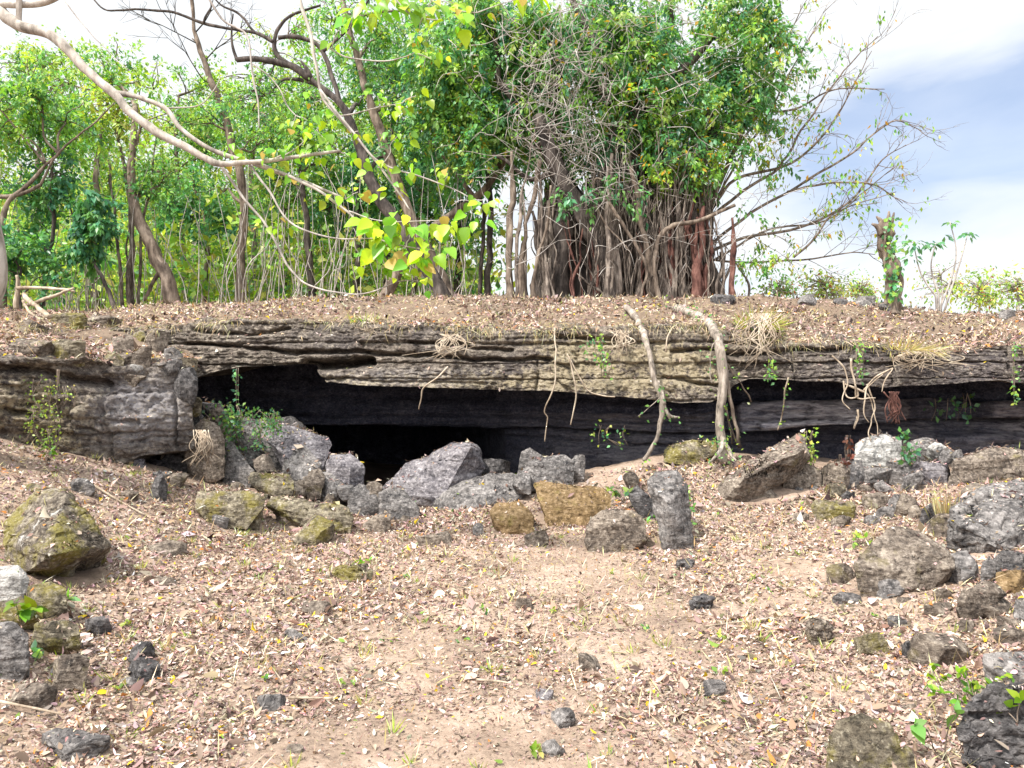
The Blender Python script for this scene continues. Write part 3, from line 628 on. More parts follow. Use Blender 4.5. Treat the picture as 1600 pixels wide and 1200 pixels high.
# under and beside the left wall
rock(K, 'grey rock under the left end of the gap below the rock wall', (190, 715, 228, 742), 'purple', D=8.35)
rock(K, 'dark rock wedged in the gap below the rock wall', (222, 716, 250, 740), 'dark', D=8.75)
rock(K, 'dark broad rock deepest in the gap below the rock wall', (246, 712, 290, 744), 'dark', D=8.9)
rock(K, 'brown stone on the ground under the gap', (266, 738, 296, 758), 'brown')
rock(K, 'pale stone right of the brown stone under the gap', (240, 735, 268, 748), 'grey')
rock(B, 'brown boulder draped with pale roots beside the rock wall', [(288, 712), (298, 672), (318, 655), (340, 662), (352, 690), (352, 726), (334, 738), (302, 728)], 'brown', D=8.7, lean=.15, thick=.8)
rock(B, 'slanting grey-brown slab leaning right of the root-draped boulder', [(346, 738), (348, 684), (360, 688), (398, 735), (388, 756), (356, 750)], 'grey', D=8.85, lean=.35, thick=.8)
rock(K, 'jagged grey rock between the rock wall end and the root-draped boulder', [(282, 705), (284, 632), (302, 622), (318, 650), (310, 690), (298, 708)], 'grey', D=8.95, thick=.8)
rock(K, 'small pale-topped rock at the upper left of the cave mouth', (312, 624, 348, 652), 'grey', D=9.25)
rock(K, 'rounded dark rock just below the pale-topped rock', (324, 638, 362, 672), 'brown', D=9.15)
rock(K, 'mossy capped rock against the end of the rock wall', (282, 622, 314, 640), 'moss', D=8.8)
rock(B, 'broad grey boulder under the green fern clump', [(350, 735), (350, 668), (372, 650), (430, 660), (452, 690), (450, 735), (400, 752)], 'grey', D=9.25, lean=.35, thick=.8)
rock(K, 'dark rounded boulder inside the cave mouth behind the square block', [(426, 688), (430, 656), (455, 648), (478, 666), (486, 690)], 'dark', D=10.3, thick=.9)
rock(B, 'large square grey block lying tilted at the cave mouth', [(418, 690), (436, 664), (444, 662), (514, 684), (518, 696), (508, 724), (490, 730), (442, 716)], 'purple', D=9.15, thick=.7, lean=.3, round_=.2, ridge=[(445, 712, -.12), (500, 728, -.1)])
rock(K, 'pyramid-shaped grey rock in front of the large square block', [(438, 738), (442, 720), (468, 694), (476, 694), (503, 724), (497, 736), (462, 745)], 'grey', D=8.95, lean=.35, round_=.2, ridge=[(480, 738, -.15)])
rock(K, 'cube-like grey rock with a bright edge at the cave mouth', [(508, 726), (514, 712), (548, 708), (567, 724), (571, 732), (567, 753), (545, 757), (510, 742)], 'purple', D=9.0, lean=.2, round_=.2, ridge=[(547, 730, -.1), (545, 756, -.1)])
rock(K, 'brown angular rock below the pyramid-shaped rock', [(464, 756), (470, 739), (500, 731), (509, 746), (500, 766), (484, 770)], 'brown', D=8.8, lean=.3, round_=.2)
rock(K, 'rounded leaf-strewn rock in front of the cube-like rock', (490, 738, 550, 782), 'grey', D=8.85, lean=.4)
rock(SL, 'flat mossy slab carrying dry leaves on top, left of the brown angular rock', [(386, 748), (392, 738), (452, 740), (460, 752), (456, 766), (432, 770), (394, 758)], 'moss', D=8.5, lean=.9, thick=1.0, round_=.15)
rock(SL, 'long mossy-edged slab at the left in front of the cave', [(306, 780), (310, 766), (392, 766), (418, 773), (412, 790), (386, 804), (330, 802), (308, 792)], 'moss', lean=.7, thick=.7, round_=.15)
rock(SL, 'long thin slab running right from the mossy-edged slab', [(416, 790), (424, 776), (470, 778), (546, 792), (554, 800), (548, 814), (500, 810), (440, 802)], 'moss', lean=.7, thick=.6, round_=.15)
rock(K, 'narrow mossy stone leaning against the long slabs', [(380, 808), (388, 790), (406, 783), (414, 788), (404, 812), (386, 815)], 'moss', lean=.3)
rock(K, 'broad low mossy rock in the litter below the long thin slab', (460, 806, 518, 852), 'moss', lean=.7)
rock(K, 'low tan rock left of the path below the cave', (568, 800, 614, 832), 'brown', lean=.6)
rock(B, 'leaf-covered grey boulder under the cube-like rock', [(540, 795), (546, 768), (562, 756), (590, 764), (602, 784), (604, 800), (560, 802)], 'grey', D=8.7, lean=.4)
rock(K, 'humped grey rock at the foot of the great tilted boulder', [(590, 800), (592, 770), (610, 757), (630, 764), (656, 795), (652, 805), (610, 806)], 'grey', D=8.6, lean=.3)
rock(B, 'great tilted grey boulder in the middle of the cave mouth', [(588, 768), (612, 744), (645, 722), (712, 692), (736, 691), (750, 704), (759, 734), (704, 778), (668, 797), (636, 792)], 'purple', D=9.35, lean=.45, thick=.6, ridge=[(735, 700, -.05), (690, 780, -.15)], round_=.3)
rock(B, 'low wide leaf-dusted rock right of the great tilted boulder', [(660, 798), (690, 768), (745, 742), (800, 738), (824, 756), (815, 780), (760, 795), (700, 802)], 'grey', D=8.95, lean=.9, thick=.6)
rock(B, 'oblong pale grey boulder with a flat end in front of the layered back wall', [(806, 745), (826, 720), (860, 711), (884, 710), (900, 722), (896, 746), (860, 754), (815, 754)], 'grey', D=9.2, lean=.35)
rock(K, 'shaded upright rock behind the oblong pale boulder', [(806, 738), (814, 706), (828, 699), (850, 712), (848, 740)], 'grey', D=9.65)
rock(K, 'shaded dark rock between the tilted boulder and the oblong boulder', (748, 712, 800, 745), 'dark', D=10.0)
rock(K, 'small grey rock at the right end of the oblong pale boulder', (890, 712, 920, 744), 'grey', D=9.3)
rock(K, 'flat grey stone between the rusty slab and the oblong boulder', (800, 738, 834, 760), 'grey', D=8.95, lean=.6)
rock(SL, 'rusty brown slab with a flat tilted top, below the oblong pale boulder', [(834, 756), (848, 752), (948, 764), (956, 784), (930, 808), (858, 811), (846, 792)], 'orange', lean=.9, thick=.35, round_=.12)
rock(K, 'rounded yellow mossy rock left of the rusty slab', [(764, 800), (775, 785), (812, 782), (834, 806), (836, 822), (800, 828), (772, 818)], 'orange', lean=.5)
rock(B, 'round leaf-topped boulder right of the rusty slab', [(912, 838), (922, 808), (948, 795), (990, 796), (1010, 815), (1010, 845), (960, 853), (920, 848)], 'brown', lean=.35)
rock(ST, 'small dark brown stone on the path under the rusty slab', (821, 831, 857, 850), 'brown', lean=.3)
rock(ST, 'flat brown stone set in the bare path', (654, 828, 710, 850), 'brown', lean=.7)
rock(ST, 'small grey stone on the bare path left of the yellow mossy rock', (738, 816, 758, 836), 'grey', lean=.3)
rock(B, 'tall column-like grey boulder with creeper on its right side', [(1010, 752), (1024, 736), (1058, 732), (1074, 758), (1086, 838), (1066, 848), (1040, 846), (1034, 805), (1018, 780)], 'grey', lean=.25, thick=.7, ridge=[(1045, 790, -.16)])
rock(K, 'dark leaning rock between the round boulder and the column-like boulder', [(978, 768), (996, 757), (1022, 782), (1032, 812), (1018, 818), (988, 790)], 'dark', D=8.0, lean=.3)
rock(K, 'pointed tan stone above the dark leaning rock', (974, 738, 1000, 754), 'brown', D=8.7)
rock(SL, 'flat mossy rock at the foot of the thick hanging root', [(1034, 712), (1042, 698), (1070, 688), (1118, 688), (1124, 708), (1080, 718)], 'moss', D=9.3, lean=.9)
# right side
rock(SL, 'long slab leaning up to the right against the layered wall, darker underneath', [(1112, 782), (1122, 756), (1160, 728), (1250, 674), (1260, 684), (1268, 718), (1222, 748), (1172, 778), (1130, 792)], 'brown', D=8.42, lean=.45, thick=.6, round_=.15, ridge=[(1165, 745, -.25), (1255, 700, -.05)])
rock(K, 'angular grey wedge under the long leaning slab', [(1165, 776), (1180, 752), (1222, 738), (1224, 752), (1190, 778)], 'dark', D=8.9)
rock(B, 'blocky rock right of the long leaning slab', [(1217, 738), (1222, 726), (1262, 724), (1284, 734), (1284, 758), (1240, 764), (1226, 756)], 'brown', D=8.65, lean=.3)
rock(K, 'brown rock beside the blocky rock, below the red dead plant', (1282, 724, 1326, 764), 'brown', D=8.6, lean=.3)
rock(K, 'tall narrow rock under the white-faced boulder', [(1308, 762), (1320, 724), (1346, 718), (1352, 740), (1338, 764)], 'grey', D=8.75, lean=.2)
rock(B, 'white-faced boulder with a lichen crust in front of the layered wall', [(1334, 716), (1337, 694), (1350, 684), (1386, 675), (1408, 688), (1416, 722), (1392, 732), (1344, 720)], 'white', D=9.1, lean=.3)
rock(K, 'grey flake stacked right of the white-faced boulder', (1410, 684, 1462, 722), 'grey', D=9.1, lean=.3)
rock(K, 'pale lichen stone on top of the rubble pile', (1448, 690, 1482, 716), 'white', D=8.95)
rock(ST, 'small pale stone right of the lichen stone on the rubble pile', (1470, 702, 1492, 717), 'grey', D=8.8)
rock(ST, 'small square stone on the shoulder of the big shaded slab', (1490, 703, 1508, 716), 'grey', D=8.7)
rock(B, 'big shaded slab at the right edge with a leaf-strewn top', [(1478, 748), (1490, 718), (1545, 700), (1562, 698), (1605, 714), (1645, 720), (1650, 752), (1560, 756), (1505, 756)], 'brown', D=8.45, lean=.3, thick=.7, round_=.2)
rock(K, 'dark grey rock on the rubble under the white-faced boulder', (1385, 720, 1434, 747), 'grey', D=8.85)
rock(K, 'flat dark rock in the rubble left of centre', (1340, 732, 1392, 757), 'grey', D=8.75)
rock(K, 'leaning flake low in the rubble', [(1404, 766), (1412, 745), (1440, 735), (1444, 748), (1422, 768)], 'grey', D=8.55)
rock(K, 'grey rock filling the gap left of the big shaded slab', (1424, 722, 1484, 757), 'purple', D=8.7)
rock(K, 'sloping slab stone below the flat dark rubble rock', [(1364, 758), (1378, 750), (1400, 768), (1392, 776), (1372, 768)], 'grey', D=8.5)
rock(K, 'rounded tan stone in the litter below the rubble', (1350, 768, 1386, 792), 'brown', lean=.2)
rock(K, 'pointed grey stone right of the rounded tan stone', (1390, 772, 1418, 797), 'grey', lean=.2)
rock(K, 'tilted greenish rock under the tall narrow rock', (1286, 756, 1324, 784), 'moss', D=8.4)
rock(ST, 'small black stone beside the tilted greenish rock', (1316, 768, 1338, 784), 'dark', D=8.3)
rock(SL, 'low mossy double stone in the litter left of the rubble', [(1266, 792), (1274, 782), (1330, 782), (1340, 792), (1334, 804), (1280, 806)], 'moss', lean=.4)
rock(ST, 'flat brown stone left of the low mossy double stone', (1184, 760, 1222, 784), 'brown', D=8.4, lean=.5)
rock(ST, 'grey triangular stone above the big tilted slab on the right', [(1434, 808), (1440, 795), (1456, 784), (1470, 802), (1466, 812)], 'dark', lean=.1)
rock(SL, 'big tilted brown slab lying on the right slope', [(1332, 884), (1342, 868), (1392, 820), (1416, 818), (1470, 850), (1494, 872), (1490, 888), (1432, 908), (1390, 915), (1345, 896)], 'brown', lean=.75, thick=.45, round_=.2)
rock(B, 'huge grey boulder at the right edge above the tilted slab', [(1478, 850), (1488, 795), (1530, 768), (1570, 753), (1640, 752), (1700, 790), (1700, 890), (1600, 896), (1500, 884)], 'grey', D=5.85, lean=.5, thick=.8, ridge=[(1500, 830, -.1), (1560, 850, -.2)], rough=1.3)
rock(K, 'ribbed brown rock between the tilted slab and the huge boulder', (1450, 806, 1512, 860), 'brown', D=6.35, lean=.3)
rock(K, 'pale layered stone above the ribbed brown rock', (1494, 775, 1536, 802), 'purple', D=6.9)
rock(K, 'rounded stone behind the huge boulder under the shaded slab', (1506, 752, 1550, 782), 'brown', D=7.3)
rock(ST, 'thin upright stone shard in front of the huge boulder', [(1528, 910), (1534, 880), (1546, 868), (1556, 880), (1554, 912)], 'grey', lean=.1)
rock(K, 'lens-shaped brown rock on the right slope', [(1494, 946), (1502, 922), (1534, 908), (1558, 912), (1572, 928), (1540, 948), (1512, 954)], 'brown', lean=.3)
rock(ST, 'small rock touching the lens-shaped rock', (1534, 932, 1582, 960), 'brown', lean=.3)
rock(K, 'tan rock with an ochre side at the right frame edge', (1556, 892, 1606, 924), 'orange', lean=.3)
rock(K, 'smooth oval olive rock in the litter on the lower right', (1334, 990, 1388, 1022), 'moss', lean=.3)
rock(ST, 'small dark stone right of the smooth oval rock', (1408, 1003, 1442, 1024), 'dark', lean=.3)
rock(K, 'low brown rock overgrown with dry roots on the lower right', (1424, 992, 1508, 1040), 'brown', lean=.6)
rock(K, 'long grey rock at the right edge under the dry roots', (1524, 1020, 1640, 1080), 'grey', lean=.5)
rock(B, 'large moss-covered boulder cut by the bottom edge', [(1285, 1250), (1296, 1160), (1308, 1126), (1345, 1113), (1388, 1130), (1420, 1170), (1446, 1215), (1440, 1260)], 'moss', D=2.92, lean=.3, thick=.7)
rock(K, 'lumpy reddish brown rock between the mossy boulder and the black boulder', [(1394, 1128), (1404, 1102), (1430, 1099), (1456, 1136), (1452, 1166), (1424, 1164)], 'brown', D=3.5, lean=.2, rough=1.3)
rock(K, 'grey rock behind the green seedling in the bottom right corner', (1444, 1070, 1518, 1140), 'brown', D=3.75, lean=.2)
rock(B, 'black pitted lava-like boulder in the bottom right corner', [(1500, 1140), (1512, 1098), (1558, 1068), (1620, 1072), (1660, 1100), (1660, 1250), (1560, 1260), (1508, 1215)], 'dark', D=2.95, lean=.2, rough=1.7)
rock(ST, 'small black stone left of the black pitted boulder', (1450, 1142, 1494, 1190), 'dark', D=3.4, lean=.2)
rock(ST, 'small tan stone at the foot of the brown lumpy rock', (1470, 1128, 1512, 1160), 'orange', D=3.5, lean=.3)
# stones in the middle of the clearing
rock(ST, 'dark earthy clod bristling with roots on the right of the clearing', (1262, 966, 1300, 998), 'brown', rough=1.8, sink=.09)
rock(ST, 'dark clod at the right rim of the bare path', (1078, 928, 1114, 950), 'dark', rough=1.6, sink=.07)
rock(ST, 'small dark clod below the column-like boulder', (1058, 874, 1086, 889), 'dark', rough=1.5)
rock(ST, 'round dark grey stone low on the right of the clearing', (1100, 1062, 1132, 1084), 'grey', sink=.06)
rock(ST, 'pale pinkish stone in the middle of the clearing', (898, 1022, 936, 1042), 'brown', lean=.4, sink=.07)
rock(ST, 'round olive stone near the bottom centre', (860, 1106, 896, 1132), 'grey', lean=.2)
rock(ST, 'pale stone just above the round olive stone', (838, 1076, 866, 1094), 'purple', lean=.3)
rock(ST, 'dark stone with twigs on it close to the bottom edge', (848, 1156, 884, 1182), 'grey', lean=.4)
rock(ST, 'small brown stone in the middle of the bare path', (806, 936, 838, 954), 'brown', lean=.3)
rock(K, 'dark weedy rock left of the path in the middle distance', (524, 880, 580, 906), 'moss', lean=.4, sink=.08, rough=1.3)
rock(ST, 'flat buried brown stone left of the path', (468, 940, 524, 958), 'brown', lean=1.0, sink=.09)
rock(ST, 'flat grey stone at the lower left of the clearing', (402, 1086, 448, 1108), 'grey', lean=1.0, sink=.06)
rock(ST, 'thin pale stone above the flat grey stone', (446, 982, 486, 998), 'grey', lean=1.0, sink=.06)
rock(ST, 'flat tan stone near the bottom edge', (444, 1162, 474, 1182), 'brown', lean=.9)
rock(ST, 'half buried stone under the long thin slab', (236, 900, 272, 916), 'brown', lean=.9)
LR = 'small angular stone lying loose in the rubble left of the cave mouth'
for b in [(300, 742, 330, 764), (352, 752, 384, 772), (398, 712, 432, 738), (452, 752, 476, 772), (528, 756, 552, 774), (572, 752, 596, 770), (330, 805, 356, 818), (500, 772, 528, 790), (430, 800, 458, 816), (276, 748, 296, 762), (620, 806, 642, 818), (404, 738, 424, 750)]:
    rock('rubble_stone', LR, b, 'brown' if b[0] % 3 else 'grey', lean=.2, group='loose stones left of the cave mouth', D=(None if b[1] > 765 else 8.75))
RR = 'grey-brown stone half buried along the rubble bank on the right'
for b in [(1230, 760, 1258, 780), (1262, 760, 1288, 776), (1340, 756, 1364, 772), (1400, 756, 1420, 770), (1440, 756, 1470, 778), (1470, 760, 1500, 780), (1420, 790, 1440, 806), (1300, 806, 1330, 822), (1370, 792, 1396, 808), (1480, 786, 1498, 800), (1350, 806, 1374, 818), (1444, 866, 1470, 884), (1498, 890, 1524, 908), (1460, 920, 1490, 938), (1400, 930, 1424, 944), (1560, 960, 1592, 982), (1500, 968, 1530, 988), (1240, 800, 1262, 812), (1546, 862, 1600, 902), (1478, 862, 1526, 902), (1362, 906, 1416, 934), (1292, 882, 1338, 908), (1440, 940, 1488, 964), (1586, 930, 1640, 968), (1302, 926, 1344, 948), (1396, 770, 1440, 800), (1556, 976, 1610, 1008), (1386, 960, 1416, 978)]:
    rock('rubble_stone', RR, b, 'brown' if b[0] % 4 == 0 else 'grey', lean=.3, group='loose stones on the right bank', D=(None if b[1] > 764 else 8.6))
# stones on the ledge
for x0, y0, x1, y1, D, mt, lb in [
    (1112, 458, 1152, 474, 12.1, 'dark', 'grey stone on the crest right of the banyan roots'), (1246, 459, 1288, 476, 11.9, 'grey', 'broad flat stone on the crest between the banyan and the dead trunk'),
    (1336, 462, 1368, 478, 11.7, 'grey', 'stone on the crest at the left foot of the ivy-covered dead trunk'), (1374, 474, 1404, 486, 11.4, 'grey', 'stone in front of the ivy-covered dead trunk'),
    (1562, 484, 1590, 497, 11.4, 'grey', 'lone stone on the crest near the right edge'), (1170, 500, 1198, 522, 10.6, 'purple', 'grey stone behind the overhanging grass tuft'),
    (1300, 466, 1326, 476, 11.9, 'dark', 'dark stone on the crest left of the dead trunk'),
    (176, 524, 206, 556, 8.95, 'brown', 'upright brown stone in the pile on top of the rock wall'), (202, 532, 236, 576, 8.8, 'brown', 'tall brown stone in front of the pile on top of the rock wall'),
    (228, 514, 266, 550, 8.95, 'brown', 'stone with a dark hollow under it on top of the rock wall'), (208, 512, 226, 532, 9.15, 'moss', 'mossy stone at the back of the pile on top of the rock wall'),
    (252, 544, 284, 566, 8.85, 'grey', 'dark flat stone at the right of the pile on top of the rock wall'), (164, 552, 192, 570, 8.6, 'moss', 'small mossy stone left of the pile on top of the rock wall'),
    (186, 552, 210, 570, 8.65, 'brown', 'squat stone at the foot of the upright brown stone'), (200, 570, 222, 584, 8.5, 'white', 'small pale brick-like stone on the lip of the rock wall'),
    (240, 562, 282, 578, 8.65, 'grey', 'long flat stone on the lip of the rock wall'), (174, 582, 226, 600, 8.2, 'brown', 'overhanging flat stone jutting from the lip of the rock wall'),
    (74, 488, 132, 512, 9.9, 'moss', 'yellowish flat rock beside the fallen branches on the left ledge'), (34, 500, 78, 520, 9.4, 'brown', 'flat rock under the fallen branches on the left ledge'),
    (20, 530, 92, 556, 8.4, 'brown', 'broad flat rock near the left edge of the ledge'), (84, 532, 132, 560, 8.4, 'moss', 'mossy flat rock right of the broad flat rock on the ledge'),
    (128, 494, 200, 508, 10.4, 'brown', 'thin flat rock sticking out of the leaf slope on the left'), (272, 566, 306, 622, 8.55, 'dark', 'dark squared corner block with a mossy cap at the end of the rock wall'),
    (268, 560, 306, 578, 8.5, 'moss', 'mossy cap stone on the corner of the rock wall')]:
    rock(K, lb, (x0, y0, x1, y1), mt, D=(seen_D((x0 + x1) / 2, y1) or D), thick=.9, round_=.22)
# ---------------------------------------------------------------- foliage helpers
def rnd_unit(rng, n):
    v = rng.normal(size=(n, 3)); return v / np.linalg.norm(v, axis=1)[:, None]
GREEN = np.array([(.19, .38, .06), (.11, .29, .07), (.27, .44, .06), (.075, .21, .08), (.32, .46, .08), (.16, .35, .12)])
DARKG = np.array([(.085, .25, .10), (.05, .17, .09), (.13, .32, .11), (.13, .29, .07), (.09, .27, .14)])
PALEG = np.array([(.26, .42, .13), (.20, .38, .13), (.32, .46, .12), (.15, .34, .16)])
LIME = np.array([(.28, .48, .015), (.36, .54, .018), (.20, .42, .02), (.40, .54, .02), (.14, .36, .03), (.22, .46, .03)])
YELG = np.array([(.32, .46, .05), (.42, .50, .08), (.22, .38, .05), (.46, .46, .14), (.16, .30, .05)])
def pal(rng, n, p, jit=.28, per=None):
    k = rng.integers(0, len(p), n) if per is None else np.repeat(rng.integers(0, len(p), n // per + 1), per)[:n]
    c = p[k] * np.exp(rng.normal(0, jit, (n, 1))) * np.exp(rng.normal(0, .08, (n, 3)))
    return np.clip(c, .003, .8)
CROWN = 2.0
def scatter_crown(mb, rng, blobs, ncl, per, size, palette, spread=.35, droop=.4, rare=None, wd=.5, shell=.6):
    """leaf clusters through a set of ellipsoids [(centre, radii)]; gives back the cluster centres"""
    w = np.array([np.prod(b[1]) ** .8 for b in blobs]); w /= w.sum()
    which = rng.choice(len(blobs), ncl, p=w); cen = np.array([b[0] for b in blobs])[which]; rad = np.array([b[1] for b in blobs])[which]
    u = rnd_unit(rng, ncl) * (rng.uniform(0, 1, (ncl, 1)) ** shell)
    cc = cen + u * rad
    keep = fbm(cc * .9, 3, int(rng.integers(0, 999))) > -.14
    cc = cc[keep]; ncl = len(cc)
    n = ncl * per; L = spread * rng.uniform(1.1, 2.6, (ncl, 1))
    d = u[keep] * .7 + rnd_unit(rng, ncl) * .8; d[:, 2] -= droop * .7; d /= np.linalg.norm(d, axis=1)[:, None]
    t = rng.uniform(-.35, .65, (n, 1)); dr = np.repeat(d, per, 0); Lr = np.repeat(L, per, 0)
    side = np.cross(dr, rnd_unit(rng, n)); pos = np.repeat(cc, per, 0) + dr * t * Lr + side * Lr * (.65 - t) * rng.uniform(0, .42, (n, 1)) + np.array([0, 0, -.22]) * Lr * (t + .2) ** 2
    U = dr * .5 + side * .8 + rnd_unit(rng, n) * .35; U[:, 2] -= droop * .8; N = rnd_unit(rng, n) * .55 + np.array([0, -.3, .85])
    c = pal(rng, n, palette, .22, per)
    if rare is not None:
        k = rng.uniform(size=n) < rare[0]; c[k] = rare[1]
    ln = size * rng.uniform(.55, 1.3, n) * np.repeat(rng.uniform(.8, 1.2, ncl), per)
    mb.leaves(pos, U, N, ln, ln * wd, .12, c)
    return cc
def limb_path(a, b, rng, sag=.12, wig=.06):
    d = b - a; L = np.linalg.norm(d)
    pts = [a + d * t + rng.normal(size=3) * L * wig * (0 < t < 1) + np.array([0, 0, sag * L * math.sin(t * math.pi)]) for t in (0, .3, .65, 1)]
    return smooth_path(pts, 4)
def wiggle(path, rng, amp, f=3.0):
    s = int(rng.integers(0, 9999)); k = np.clip(np.linspace(0, 1, len(path)) * 6, 0, 1)[:, None]
    return path + amp * k * np.stack([fbm(path * f, 2, s), fbm(path * f, 2, s + 5), .3 * fbm(path * f, 2, s + 9)], 1)
def tree(name, label, trunk, D, r, blobs, leaf, palette, ncl, per=26, bark='brown', D1=None, group=None, seed=0, twigs=.5, extra=(), rare=None, droop=.4, spread=.35, cat='tree'):
    """trunk: photo pixels from the foot up; blobs: (px, py, rx px, ry px[, depth offset]) ; extra: further limbs as (pixel path, r0, r1)"""
    rng = np.random.default_rng(3000 + seed)
    tp = PP(trunk, D, D1); tp = wiggle(smooth_path(tp, 6), rng, .05)
    foot = tp[0].copy(); gz = float(plateau_h(foot[:1], foot[1:2])[0]); foot[2] = gz - .05
    tp = np.vstack([foot, tp])
    root = thing(name, label, cat, foot, group)
    tk = MB(); rr = np.array([r * 1.1, r * .88, r * .75, r * .55, r * .3]); tk.tube(tp, rr, 9, .35, seed)
    for path, r0, r1 in extra:
        tk.tube(wiggle(smooth_path(PP(path, D, D1), 6), rng, .04), (r0, (r0 + r1) / 2, r1), 7, .25, seed)
    bl = []
    for b in blobs:
        off = b[4] if len(b) > 4 else 0; dd = (D if D1 is None else D1) + off
        c = P(b[0], b[1], dd); bl.append((c, np.array([b[2], (b[2] + b[3]) * .5, b[3]]) / F * dd))
    cr = MB(); cc = scatter_crown(cr, rng, bl, int(ncl * CROWN), per, leaf, palette, spread, droop, rare)
    hubs = []
    for c, ra in bl:
        d = np.linalg.norm(tp - c, axis=1) + 1.6 * np.clip(tp[:, 2] - c[2] + .4, 0, 9); a = tp[int(np.argmin(d))]
        p = limb_path(a, c, rng); tk.tube(p, (r * .42, r * .25, r * .12), 6, .2, seed); hubs.append(p)
    hp = np.vstack(hubs + [tp[len(tp) // 2:]])
    for c in cc[rng.uniform(size=len(cc)) < twigs / CROWN * 1.2]:
        d = np.linalg.norm(hp - c, axis=1); a = hp[int(np.argmin(d))]
        tk.tube(limb_path(a, c, rng, .08, .08)[::3], (.016 * D / 15, .007 * D / 15), 3)
    part('trunk', tk, BARK[bark], root); part('crown', cr, M_LEAF, root)
    return root
# ---------------------------------------------------------------- the woods behind the ledge
GW = 'trees of the wood behind the ledge'
tree('leaning_tree', 'dark-barked tree leaning left with a long crooked limb, behind the ledge near the middle', [(694, 466), (640, 372), (588, 302), (562, 232), (540, 172), (484, 122)], 15, .15,
     [(470, 95, 60, 40), (560, 165, 70, 60, .6), (420, 150, 70, 50, .8), (600, 245, 60, 50, .8)], .105, GREEN, 75, 22, 'dark', seed=1, group=GW, extra=[([(484, 122), (458, 105), (430, 97), (396, 91), (368, 94)], .075, .05), ([(370, 94), (363, 76), (360, 52), (364, 22)], .035, .015), ([(462, 108), (436, 88), (428, 68), (436, 44), (462, 22), (500, 8)], .055, .02), ([(428, 66), (400, 52), (360, 44), (318, 36), (270, 20), (220, 14), (168, 16), (140, -6)], .04, .014), ([(560, 228), (528, 150), (505, 80), (470, 58), (434, 58)], .05, .04), ([(400, 52), (372, 22), (346, 8), (320, -20)], .03, .012), ([(318, 36), (330, 10), (322, -20)], .022, .01), ([(505, 80), (540, 50), (570, 10), (590, -20)], .035, .015), ([(430, 97), (420, 118), (404, 126)], .02, .01)])
tree('tall_tree', 'tall tree with a straight pale leaning trunk, crossing behind the dark leaning tree', [(706, 468), (655, 365), (618, 275), (592, 200), (570, 130), (546, 50), (530, -40)], 15.8, .13,
     [(590, 60, 80, 70), (640, 160, 70, 70, .8), (520, 30, 70, 60, .8), (660, 20, 60, 50, .5)], .105, GREEN, 110, 24, 'brown', seed=2, group=GW)
tree('leaning_tree', 'tree leaning right with a bare lower trunk, in front of the dense dark-green crown', [(596, 470), (640, 398), (690, 345), (752, 300), (800, 240)], 16, .12,
     [(700, 210, 80, 70), (640, 200, 60, 50, .6), (760, 170, 70, 80, .4), (700, 120, 80, 60, .8)], .12, np.vstack([GREEN, DARKG]), 210, 28, 'brown', seed=3, group=GW, droop=.7)
tree('twisted_tree', 'thick twisted tree with climbing stems round its leaning foot, left of the pale straight trunk', [(272, 480), (256, 425), (232, 375), (214, 335), (205, 260), (212, 180)], 15.5, .16,
     [(220, 200, 70, 60), (170, 140, 60, 50, .8), (250, 290, 50, 40, .4)], .105, GREEN, 90, 24, 'brown', seed=4, group=GW, extra=[([(262, 480), (268, 440), (250, 400), (228, 378)], .06, .03), ([(285, 480), (262, 455), (250, 420), (240, 390)], .05, .03), ([(225, 470), (240, 440), (248, 425)], .03, .05)])
SLENDER = tree('slender_tree', 'slender brown trunk rising straight then bending left, second from the twisted tree', [(374, 480), (379, 380), (377, 290), (356, 205), (328, 120), (308, 60), (295, -20)], 17, .11,
     [(330, 190, 60, 50), (400, 230, 60, 50, .6), (350, 300, 60, 50, .8), (300, 60, 40, 40)], .105, GREEN, 90, 24, 'brown', seed=5, group=GW)
tree('multi_stemmed_tree', 'clump of thin pale stems wrapped with vines, left of the twisted tree', [(205, 482), (202, 420), (207, 350), (196, 280), (185, 210)], 16, .08,
     [(180, 190, 60, 50), (150, 130, 60, 50, .5), (220, 130, 50, 40, .4)], .12, YELG, 70, 22, 'root', seed=6, group=GW, extra=[([(192, 482), (188, 420), (180, 340), (170, 250)], .04, .02), ([(215, 482), (218, 430), (222, 360), (238, 280), (244, 210)], .04, .015), ([(200, 482), (210, 430), (195, 390), (212, 340)], .025, .02)])
tree('wood_tree', 'thin dark tree just right of the pale straight trunk, standing in yellow-green brush', [(488, 470), (482, 400), (478, 330), (468, 250), (470, 190)], 17.5, .09,
     [(470, 210, 60, 50), (440, 280, 55, 45, .5), (510, 260, 50, 45, .4)], .105, GREEN, 85, 24, 'dark', seed=7, group=GW)
tree('wood_tree', 'thin trunk in the brush under the lime-leaved branch tips', [(556, 470), (560, 400), (556, 320), (562, 250)], 18, .09, [(560, 260, 60, 50), (520, 320, 50, 40, .5), (600, 310, 50, 40, .5)], .13, DARKG, 90, 24, 'dark', seed=8, group=GW)
tree('twin_trunked_tree', 'pair of dark straight trunks standing just left of the banyan', [(760, 474), (764, 400), (766, 320), (760, 220), (752, 120)], 17, .08,
     [(740, 140, 80, 70), (790, 240, 60, 60, .4), (720, 260, 60, 60, .4), (750, 40, 80, 60)], .12, DARKG, 200, 28, 'dark', seed=9, group=GW, extra=[([(750, 474), (752, 420), (756, 350), (748, 300)], .05, .04)], droop=.6)
tree('wood_tree', 'thin bare-footed tree right of the pair of leaning trunks', [(640, 474), (652, 420), (650, 360), (660, 300)], 18, .06, [(660, 300, 50, 40), (690, 340, 40, 30, .5), (630, 330, 40, 30, .3)], .12, DARKG, 55, 24, 'brown', seed=10, group=GW)
